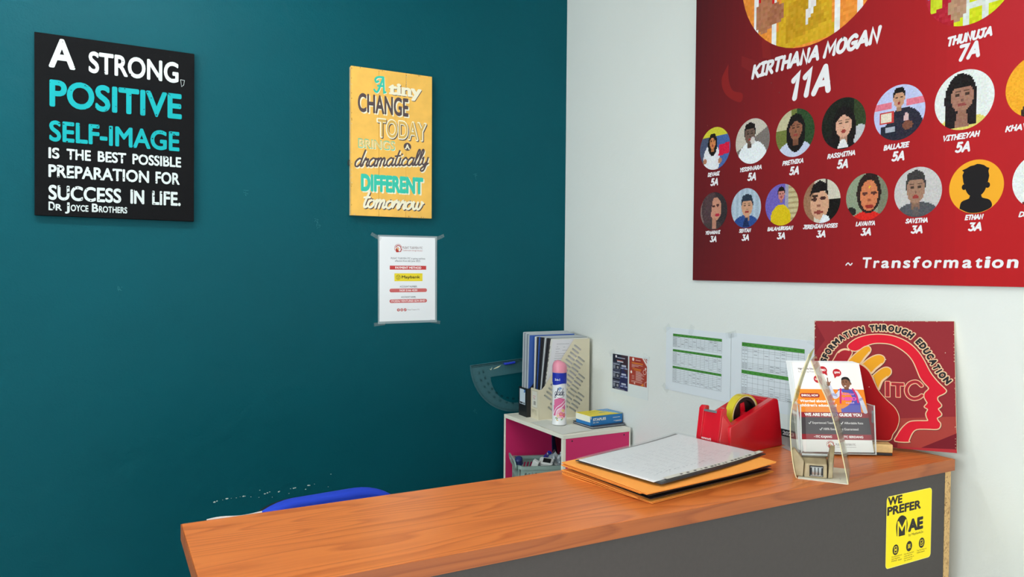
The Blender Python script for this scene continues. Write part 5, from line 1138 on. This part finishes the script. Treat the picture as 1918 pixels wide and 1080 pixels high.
env('topmost orange envelope of the stack, right corner bent up', [(-.845, -1.315), (-.828, -1.549), (-.489, -1.514), (-.504, -1.258)], 0.0196, 0.026, 4.0, .0008)
t = thing('plastic_folder', 'clear-fronted black folder with a white page on top of the orange envelopes', 'folder', (SO.x, SO.y, CT))
bowz = lambda u, v: 0.0046*(max(0, u-.45)/.55)**1.6 + 0.0007*math.sin(4*u+1) + 0.003*max(0, u-.6)**2
FC = rel((-.825, -1.332), (-.783, -1.532), (-.470, -1.472), (-.506, -1.248))
quad_sheet(t, 'back_cover', FC, lambda u, v: 0.0258 + bowz(u, v), 0.0012, M_BLKF)
FW_ = rel((-.821, -1.338), (-.790, -1.520), (-.482, -1.456), (-.510, -1.262))
quad_sheet(t, 'page', FW_, lambda u, v: 0.0278 + bowz(u, v), 0.0012, M_PAPER)
a = Art(0.00004); rc = random.Random(3)
cF = [Vector(p) for p in FW_]
def onpage(u, v, w):
    uu, vv = u/0.30, v/0.20; p = (cF[0]*(1-uu) + cF[3]*uu)*vv + (cF[1]*(1-uu) + cF[2]*uu)*(1-vv)
    return (p.x, p.y, 0.02786 + bowz(uu, 1-vv) + w)
for k in range(22):
    y = 26 + k*7
    for j in range(12):
        if rc.random() < .7 and k < 20: x = 30 + j*20; a.rect(x, y, x + rc.uniform(4, 14), y + .8, (176, 184, 192), 1)
for k in range(12): a.rect(40 + k*12, 30 + (k % 2)*2, 46 + k*12, 31 + (k % 2)*2, (120, 128, 140), 1.4)
a.build('page_print', t, mp=onpage)
quad_sheet(t, 'clear_cover', FC, lambda u, v: 0.0296 + bowz(u, v) + .0012*math.sin(math.pi*v)*u, 0.0005, clear_mat('clear_cover_film', (0.985, 0.99, 0.995), 0.02, 0.12))
# title strip seen along the front edge
a = Art(0.00004)
c0, c1 = Vector(FC[1]), Vector(FC[2])
nn = Vector((-(c1-c0).y, (c1-c0).x)).normalized()
for k in range(24): a.rect(k*12.3 + 18, 2, k*12.3 + 30.4, 13, (206, 206, 196), 1)
rc = random.Random(5); x = 60
while x < 292:
    w_ = rc.uniform(3, 9); a.rect(x, 5, x + w_, 9.5, (60, 60, 62), 2); x += w_ + rc.uniform(2, 14)
a.build('title_strip', t, mp=lambda u, v, w: ((c0 + (c1-c0)*(u/0.318) + nn*v).x, (c0 + (c1-c0)*(u/0.318) + nn*v).y, 0.0308 + bowz(min(1, u/0.318), 0) + w))

# ------------------------------------------------------------------ red tape dispenser
M_RED = mat('red_glossy_plastic', (198, 14, 34), 0.25, coat=0.2)
t = thing('tape_dispenser', 'glossy red desk tape dispenser with a yellow tape roll', 'tape dispenser', (-0.460, -1.367, CT), yaw_basis((0.9923, 0.124)))
DW = 0.088
side = [(0, 0.0), (0.182, 0.0), (0.183, 0.003), (0.1795, 0.03), (0.172, 0.075), (0.165, 0.104), (0.161, 0.1075), (0.150, 0.1085), (0.006, 0.064), (0.0, 0.061)]
rear = [(0.128, 0.0), (0.182, 0.0), (0.1795, 0.03), (0.172, 0.075), (0.165, 0.104), (0.161, 0.1072), (0.150, 0.108), (0.140, 0.104)]
mb = MB(); mb.prism(side, 0, 0.017, 'y'); mb.prism(side, DW-0.017, DW, 'y')
mb.prism(rear, 0.017, DW-0.017, 'y'); mb.box(0.0, 0.13, 0.017, DW-0.017, 0, 0.014)
mb.build('body', M_RED, t, bevel=0.003, seg=3)
mb = MB().hull([(-0.024, .013, 0), (-0.024, DW-.013, 0), (0.004, 0.0005, 0), (0.004, DW-.0005, 0), (0.012, 0.002, .060), (0.012, DW-.002, .060), (-0.0085, .014, .0895), (-0.0085, DW-.014, .0895), (0.004, .014, .087), (0.004, DW-.014, .087)])
mb.build('front_tower', M_RED, t, bevel=0.003, seg=3)
for y0 in (0.0135, DW - 0.0275):
    MB().hull([(-0.0255, y0+.001, 0.004), (-0.0255, y0 + .013, 0.004), (-0.012, y0+.001, .096), (-0.012, y0+.013, .096), (-0.006, y0, .100), (-0.006, y0 + .014, .100), (0.005, y0, .099), (0.005, y0+.014, .099), (0.004, y0, .08), (0.004, y0 + .014, .08), (-0.015, y0, .004), (-0.015, y0 + .014, .004)]).build('guide_rib', M_RED, t, bevel=0.0025, seg=3)
MB().hull([(-0.0125, .027, .0885), (-0.0125, DW-.027, .0885), (-0.0105, .027, .0925), (-0.0105, DW-.027, .0925), (0.002, .027, .0905), (0.002, DW-.027, .0905), (0.002, .027, .0885), (0.002, DW-.027, .0885)]).build('cutting_blade', M_GREYSTEEL, t)
a = Art(0.00005)
a.text('suremark', 0, 9, 26, 5, (244, 214, 214), 1, bold=.05); a.text('SQ-9912', 3, 3.6, 20, 3.4, (232, 160, 164), 1, bold=.03)
a.build('logo_print', t, mp=lambda u, v, w: (-0.0237 + v*0.175 - w - 0.0008, DW - 0.030 - u, v + 0.022))
RY = Matrix.Rotation(math.pi/2, 4, 'X')
rt = thing('tape_roll', 'yellow-edged roll of clear tape held in the red dispenser', 'tape roll', t.matrix_world @ Vector((0.079, 0.0, 0.0735)), [t.matrix_world.col[i][:3] for i in range(3)])
YM = Matrix.Translation((0, 0.0405, 0)) @ RY
M_YTAPE = mat('yellow_tape', (206, 190, 40), 0.25, coat=0.3)
MB().lathe([(0.0442, 0), (0.047, 0), (0.047, 0.018), (0.0442, 0.018)], 56, (0, 0, 0), YM, close=True).build('tape', M_YTAPE, rt, smooth=True)
MB().lathe([(0.0418, -0.0003), (0.044, -0.0003), (0.044, 0.0183), (0.0418, 0.0183)], 56, (0, 0, 0), YM, close=True).build('card_core', mat('cream_core', (226, 210, 170), 0.7), rt, smooth=True)
MB().lathe([(0.010, 0.003), (0.0416, 0.003), (0.0416, 0.0165), (0.035, 0.0165), (0.034, 0.011), (0.010, 0.011)], 48, (0, 0, 0), YM, close=True).build('hub', mat('hub_black', (22, 20, 20), 0.3), rt, smooth=True, angle=30)
for k in range(3):
    an = 1.75 + k*2.094
    MB().prism([(0.012*math.cos(an-.7), 0.012*math.sin(an-.7)), (0.030*math.cos(an-.22), 0.030*math.sin(an-.22)), (0.030*math.cos(an+.22), 0.030*math.sin(an+.22)), (0.012*math.cos(an+.7), 0.012*math.sin(an+.7))], 0.0275, 0.0293, 'y').build('red_spoke', M_RED, rt)
MB().tube([(0, 0.0165, 0), (0, DW-0.0165, 0)], 0.0095, 18).build('axle', M_RED, t, smooth=True).location = (0.079, 0, 0.0735)

# ------------------------------------------------------------------ low desk calendar behind the dispenser
t = thing('desk_calendar', 'grey desk calendar base with a black year strip, behind the dispenser', 'calendar', (-0.20, -1.30, CT))
M_CGREY = mat('calendar_card', (176, 172, 170), 0.6)
MB().prism([(-0.001, 0.05), (-0.072, 0.05), (-0.074, -0.05), (-0.096, -0.058), (-0.117, -0.118), (-0.04, -0.075), (-0.001, -0.040)], 0.0003, 0.0014, 'z').build('base_card', M_CGREY, t)
MB().box(-0.004, 0.0, -0.040, 0.05, 0.0015, 0.0175).build('year_strip', M_DARK, t)
a = Art(0.00005); a.text('2023', 29, 3.5, 62, 9.5, (236, 236, 238), 1, bold=.05)
a.build('year_print', t, mp=lambda u, v, w: (-0.0043 - w, 0.05 - u, 0.0015 + v))

# ------------------------------------------------------------------ acrylic brochure holder with leaflets
HE = Vector((0.865, -0.50)).normalized()
HO = (-0.318, -1.4285)
M_ACR = clear_mat('clear_acrylic', (0.95, 0.965, 0.96), 0.008, 0.2)
M_ACRE = film_mat('acrylic_edge', (215, 225, 222), 0.55, 0.1)
t = thing('brochure_holder', 'clear acrylic brochure holder on the counter in front of the maroon board', 'brochure holder', (HO[0], HO[1], CT + 0.0016), yaw_basis((HE.x, HE.y)))
HW = 0.158
MB().box(0, HW, 0, 0.085, 0, 0.0025).build('base', M_ACR, t)
MB().hull([(0, .042, .0026), (HW, .042, .0026), (0, .0445, .0026), (HW, .0445, .0026), (0, .1005, .165), (HW, .1005, .165), (0, .103, .165), (HW, .103, .165)]).build('back_plate', M_ACR, t)
MB().hull([(0.012, .0, .0026), (HW, .0, .0026), (0.012, .002, .0026), (HW, .002, .0026), (0.012, .012, .105), (HW, .012, .105), (0.012, .014, .105), (HW, .014, .105)]).build('front_plate', M_ACR, t)
for x in (0, HW - 0.0025):
    MB().prism([(0.0, 0.0026), (0.084, 0.0026), (0.0845, 0.1), (0.0135, 0.103)], x, x + 0.0025, 'x').build('side_plate', M_ACR, t)
    MB().hull([(x, -.0008, .0026), (x+.0025, -.0008, .0026), (x, .0012, .0026), (x+.0025, .0012, .0026), (x, .0117, .105), (x+.0025, .0117, .105), (x, .0137, .105), (x+.0025, .0137, .105)]).build('front_edge', M_ACRE, t)
    MB().prism([(0.0845, .1), (0.0135, .103), (0.0135, .1045), (0.0845, .1015)], x, x + .0025, 'x').build('side_edge', M_ACRE, t)
MB().box(0.002, HW, -0.0006, 0.0012, 0.0026, 0.0046).build('front_edge', M_ACRE, t)
o = MB().box(HW + 0.0002, HW + 0.0006, 0.018, 0.026, 0.066, 0.092).build('tape_scrap', M_POUCH, t)
hm = t.matrix_world.copy()
def bez(s, back):
    """leaf profile: foot curls forward, top leans back; s runs 0..0.208 up the leaf"""
    if s < 0.05: q = s/0.05; d = 0.0042 + 0.0215*q - 0.0035*q*q; z = 0.006 + 0.041*q + 0.003*q*q
    else: q = (s-0.05)/0.158; d = 0.0222 + 0.060*q + 0.004*q*q; z = 0.050 + 0.136*q
    return d + back, z + back*0.25
def leafmap(u, v, w, back=0.0, x0=0.006):
    s = max(0, min(0.208, v)); e = 5e-4
    (d, z), (d2, z2) = bez(s, back), bez(min(.208, s+e), back); (d1, z1) = bez(max(0, s-e), back)
    ty, tz = d2-d1, z2-z1; L = math.hypot(ty, tz); return (x0 + u, d - w*tz/L, z + w*ty/L)
def leaflet(label, back, x0, group, draw=None):
    lf = bpy.data.objects.new('leaflet', None); lf.empty_display_size = .03; link(lf); lf.matrix_world = hm; tag(lf, label, 'leaflet', group)
    MB().sheet(lambda u, v: leafmap(0.148*u, 0.208*v, 0, back, x0), 4, 52, 0.0004).build('leaf', M_PAPER, lf, smooth=True)
    if draw:
        a = Art(0.00006); draw(a); a.build('leaf_print', lf, INKG, mp=lambda u, v, w: leafmap(u, v, w + 0.0003, back, x0))
def dr_leaf(a):
    OR, MRN, CH = (240, 138, 40), (150, 34, 46), (70, 64, 68)
    a.rect(0, 0, 148, 208, (240, 238, 236), 0, 1, 104)
    a.rect(0, 90, 148, 144, OR, 1, 1, 27); a.rect(0, 78, 148, 90, MRN, 1, 1, 6); a.rect(0, 40, 148, 78, CH, 1, 1, 19); a.rect(0, 28, 148, 40, MRN, 1, 1, 6)
    a.text('High Quality Education', 12, 191, 56, 4, (90, 80, 84), 2, bold=.03); a.text('Is Our Top Priority', 12, 184, 52, 4, (140, 130, 132), 2)
    for x, y, s in ((66, 190, 'PBD'), (96, 184, 'SPM'), (52, 168, 'UASA')):
        a.poly(circ(x, y, 9.2, n=28), (186, 34, 44), 2); a.poly([(x+1, y-8), (x+8, y-5), (x+8, y-14)] if x < 90 else [(x-8, y-5), (x-1, y-8), (x-7, y-14)], (186, 34, 44), 2.2); a.text(s, x-6, y-2.4, x+6, 5, (246, 240, 240), 4, bold=.04)
    a.poly(rrect(8, 124, 50, 134, 4.5), (150, 28, 36), 2); a.text('ENROLL NOW', 11, 126.6, 47, 5, (250, 245, 240), 4, bold=.04)
    a.text('Worried about your', 6, 113, 82, 6.4, (252, 248, 244), 3, bold=.04); a.text("children's education?", 6, 103, 84, 6.4, (252, 248, 244), 3, bold=.04)
    a.text('WE ARE HERE TO GUIDE YOU', 12, 80.8, 134, 7, (250, 246, 246), 3, bold=.05)
    for x, y, s, x1 in ((18, 63, 'Experienced Teachers', 80), (86, 63, 'Affordable Rate', 134), (40, 49, '100% Excellence Guaranteed', 122)):
        a.line([(x, y + 2), (x + 2, y), (x + 5.5, y + 5)], 1.2, (236, 232, 232), 3); a.text(s, x + 8, y, x1, 5, (216, 210, 210), 3, bold=.02)
    a.text('ITC KAJANG', 30, 32, 64, 5, (244, 236, 236), 3, bold=.04); a.text('ITC SERDANG', 88, 32, 130, 5, (244, 236, 236), 3, bold=.04); a.poly(circ(27, 34.4, 1, n=8), (240, 230, 230), 3); a.poly(circ(85, 34.4, 1, n=8), (240, 230, 230), 3)
    mini_logo(a, 50, 8, 18, 3); a.text('PUSAT TUISYEN ITC', 70, 15, 112, 4.6, (120, 110, 114), 3, bold=.01); a.rect(70, 11, 112, 11.8, (170, 160, 160), 3)
    # the schoolboy in the picture
    BRN, SHT, VIO, PNK = (136, 92, 70), (206, 210, 228), (84, 84, 176), (206, 50, 104)
    a.poly([(92, 144), (92, 90), (134, 90), (136, 128), (128, 142), (118, 145), (104, 146)], VIO, 2)
    a.line([(96, 138), (84, 126), (80, 132), (74, 152)], 9, SHT, 2.3, smooth=True); a.line([(130, 138), (138, 118), (143, 92)], 9, SHT, 2.4, smooth=True)
    for q in (0, 3): a.line([(78 + q*.2, 131 + q), (88, 128 + q)], 1.2, (70, 80, 170), 3)
    for q in (0, 3): a.line([(134, 118 + q), (142, 121 + q)], 1.2, (70, 80, 170), 3)
    a.line([(98, 145), (95, 126), (93, 112)], 4, PNK, 3, smooth=True); a.line([(124, 145), (130, 130), (131, 114)], 4, PNK, 3, smooth=True)
    a.poly(circ(73, 157, 4.2, 5.4, n=14), BRN, 3); a.line([(72.5, 160), (73, 171)], 2.2, BRN, 3.3); a.line([(76, 158), (78.5, 162)], 1.8, BRN, 3.5); a.line([(70, 158), (69, 162)], 1.8, BRN, 3.7)
    a.rect(106, 143, 116, 152, (116, 76, 58), 3); a.poly(circ(111, 159, 9.5, 12.5, n=26, a0=.2), BRN, 3.5); a.poly(circ(121.5, 158, 2, 3.2, n=10), BRN, 3.3)
    a.poly(smooth_pts([(102.5, 165), (104, 171), (111, 174), (118, 172.5), (121.5, 166), (121, 158), (118.5, 165), (111, 168.5), (102.5, 165)], 4), (30, 26, 28), 4)
    for x in (106, 112.5): a.poly(circ(x, 161.5, 1.6, 1.0, n=8), (34, 24, 22), 4.2); a.line([(x - 2, 164), (x + 2, 164.4)], .8, (50, 34, 30), 4.4)
    a.line([(108.5, 160), (107.2, 156), (109.5, 155.4)], .8, (96, 60, 46), 4.2); a.poly(circ(109, 151.6, 3.2, 1.4, n=10), (236, 230, 226), 4.2); a.line([(105.6, 152), (109, 150), (112.4, 152)], .8, (120, 50, 50), 4.5)
    a.text('Superior', 98, 131, 126, 5, (226, 120, 190), 4, bold=.03, shear=.1); a.text('HERO', 98, 118, 128, 8, (230, 90, 170), 4, bold=.08); a.text('squad', 104, 111, 122, 4, (214, 190, 230), 4, bold=.02)
GB = 'leaflets filed behind the front one'
for k in range(5, 0, -1): leaflet('white leaflet filed behind the front one in the acrylic holder, only its edge showing', 0.0022*k, 0.006 - 0.0016*k, GB)
leaflet('front leaflet in the acrylic holder, with orange band and a boy pointing up', 0.0, 0.007, None, dr_leaf)

# ------------------------------------------------------------------ wooden stamp block
t = thing('rubber_stamp', 'small wooden rubber stamp block right of the brochure holder', 'stamp', (-0.176, -1.4965, CT), yaw_basis((0.80, -0.60)))
MB().box(0, 0.038, 0.0, 0.026, 0.0005, 0.006).build('rubber_base', M_DARK, t, bevel=0.0006)
MB().box(-0.001, 0.039, -0.001, 0.027, 0.0062, 0.0245).build('wood_block', mat('pale_beech', (214, 182, 122), 0.6, var=0.12, vscale=90), t, bevel=0.0022)

# ------------------------------------------------------------------ clear tent-shaped stand
TE2 = Vector((0.816, 0.578)); TE1 = Vector((0.578, -0.816))
T0 = Vector((-0.470, -1.548)); T1 = Vector((-0.406, -1.609))
t = thing('display_stand', 'bent clear plastic tent stand at the front edge of the counter', 'display stand', (T0.x, T0.y, CT), yaw_basis((TE1.x, TE1.y)))
TW = 0.0885; TD = 0.118
sk = lambda x, y: y + (0.0)*x
left = smooth_pts([(0.0185, 0.236), (0.006, 0.198), (-0.006, 0.155), (-0.0118, 0.12), (-0.0122, 0.085), (-0.0095, 0.048), (-0.004, 0.014), (0.0, 0.0012)], 6)
right = smooth_pts([(0.0215, 0.224), (0.036, 0.184), (0.053, 0.1445), (0.073, 0.075), (0.0885, 0.0012)], 6)
M_TENT = clear_mat('bent_clear_plastic', (0.90, 0.91, 0.84), 0.05, 0.08)
M_CARDW = mat('card_cream', (236, 234, 218), 0.6)
def strip(pts, y0, y1, th, name, m, y0b=None):
    def fn(u, v):
        k = u*(len(pts)-1); i = min(int(k), len(pts)-2); q = k - i
        x = pts[i][0] + (pts[i+1][0]-pts[i][0])*q; z = pts[i][1] + (pts[i+1][1]-pts[i][1])*q
        return (x, y0 + (y1-y0)*v, z)
    return MB().sheet(fn, len(pts)-1, 4, th).build(name, m, t, smooth=True, angle=60)
strip(left, 0.0, TD, 0.0012, 'bent_side', M_TENT); strip(right, 0.0, TD, 0.0012, 'straight_side', M_TENT)
M_TEDGE = mat('pale_plastic_edge', (214, 204, 160), 0.4)
strip(left, -0.0008, 0.0004, 0.0016, 'front_edge', M_TEDGE); strip(right, -0.0008, 0.0004, 0.0016, 'front_edge', M_TEDGE)
strip(left[:16], 0.012, TD - 0.004, 0.0004, 'insert_strip', film_mat('greenish_insert', (206, 214, 120), 0.62, 0.4))
strip(right[2:], 0.006, TD - 0.03, 0.0003, 'right_insert', film_mat('greyish_insert', (190, 182, 168), 0.3, 0.4))
MB().sheet(lambda u, v: (0.0012 + (TW-0.0024)*u, TD*v, 0.0011), 6, 4, 0.0008).build('base_card', M_CARDW, t)
a = Art(0.00005); a.line([(48, 12), (74, 26), (72, 36)], .5, (150, 150, 146), 1); a.line([(60, 30), (76, 38)], .5, (160, 160, 150), 1.2)
a.build('card_marks', t, mp=lambda u, v, w: (u, v, 0.0012 + w))

# ------------------------------------------------------------------ beige numbering stamp inside the stand
t2 = thing('numbering_stamp', 'worn beige numbering stamp with metal wheels, inside the tent stand', 'stamp', t.matrix_world @ Vector((0.006, 0.010, 0.0013)), yaw_basis((0.72, -0.69)))
M_BG = mat('worn_beige_plastic', (172, 156, 124), 0.55, var=0.14, vscale=50); M_ST = mat('wheel_metal', (190, 192, 194), 0.3, metal=0.9)
MB().hull([(0.006, 0, 0), (0.046, 0, 0), (0.0, .045, 0), (0.052, .045, 0), (0.008, .002, .026), (0.046, .002, .026), (0.002, .04, .034), (0.05, .04, .034)]).build('body', M_BG, t2, bevel=0.003, seg=3)
MB().box(0.015, 0.039, -0.0008, 0.001, 0.003, 0.0235).build('window', M_DARK, t2, bevel=0.0004)
for k in range(3): MB().lathe([(0.0015, -0.0022), (0.0085, -0.0022), (0.0085, 0.0022), (0.0015, 0.0022)], 14, (0, 0, 0), Matrix.Translation((0.021 + 0.006*k, -0.0015, 0.0135)) @ Matrix.Rotation(math.pi/2, 4, 'Y') @ Matrix.Scale(0.35, 4, (0, 1, 0))).build('number_wheel', M_ST, t2)
MB().box(0.0165, 0.0375, -0.003, -0.0012, 0.0045, 0.0062).build('wheel_bar', M_ST, t2); MB().box(0.0165, 0.0375, -0.003, -0.0012, 0.0205, 0.0222).build('wheel_bar', M_ST, t2)
MB().hull([(-0.008, .004, .0), (0.004, .0, .0), (-0.008, .04, .0), (0.004, .045, .0), (-0.016, .012, .048), (-0.010, .01, .05), (-0.016, .036, .046), (-0.010, .036, .05), (0.006, .004, .03), (0.006, .04, .03)]).build('left_cheek', M_BG, t2, bevel=0.003, seg=3)
MB().hull([(0.048, .002, .0), (0.056, .004, .0), (0.048, .048, .0), (0.058, .048, .0), (0.050, .004, .030), (0.056, .004, .030), (0.056, .034, .058), (0.064, .036, .056), (0.056, .048, .052), (0.064, .05, .05)]).build('right_cheek', M_BG, t2, bevel=0.0025, seg=3)
MB().hull([(0.0568, .010, .006), (0.0576, .010, .006), (0.0586, .042, .006), (0.0594, .042, .006), (0.0572, .010, .026), (0.058, .010, .026), (0.0628, .040, .044), (0.0636, .040, .044)]).build('side_plate', M_ST, t2)
MB().tube([(0.004, .03, .036), (0.05, .03, .038)], 0.004, 12).build('roller', M_ST, t2, smooth=True)
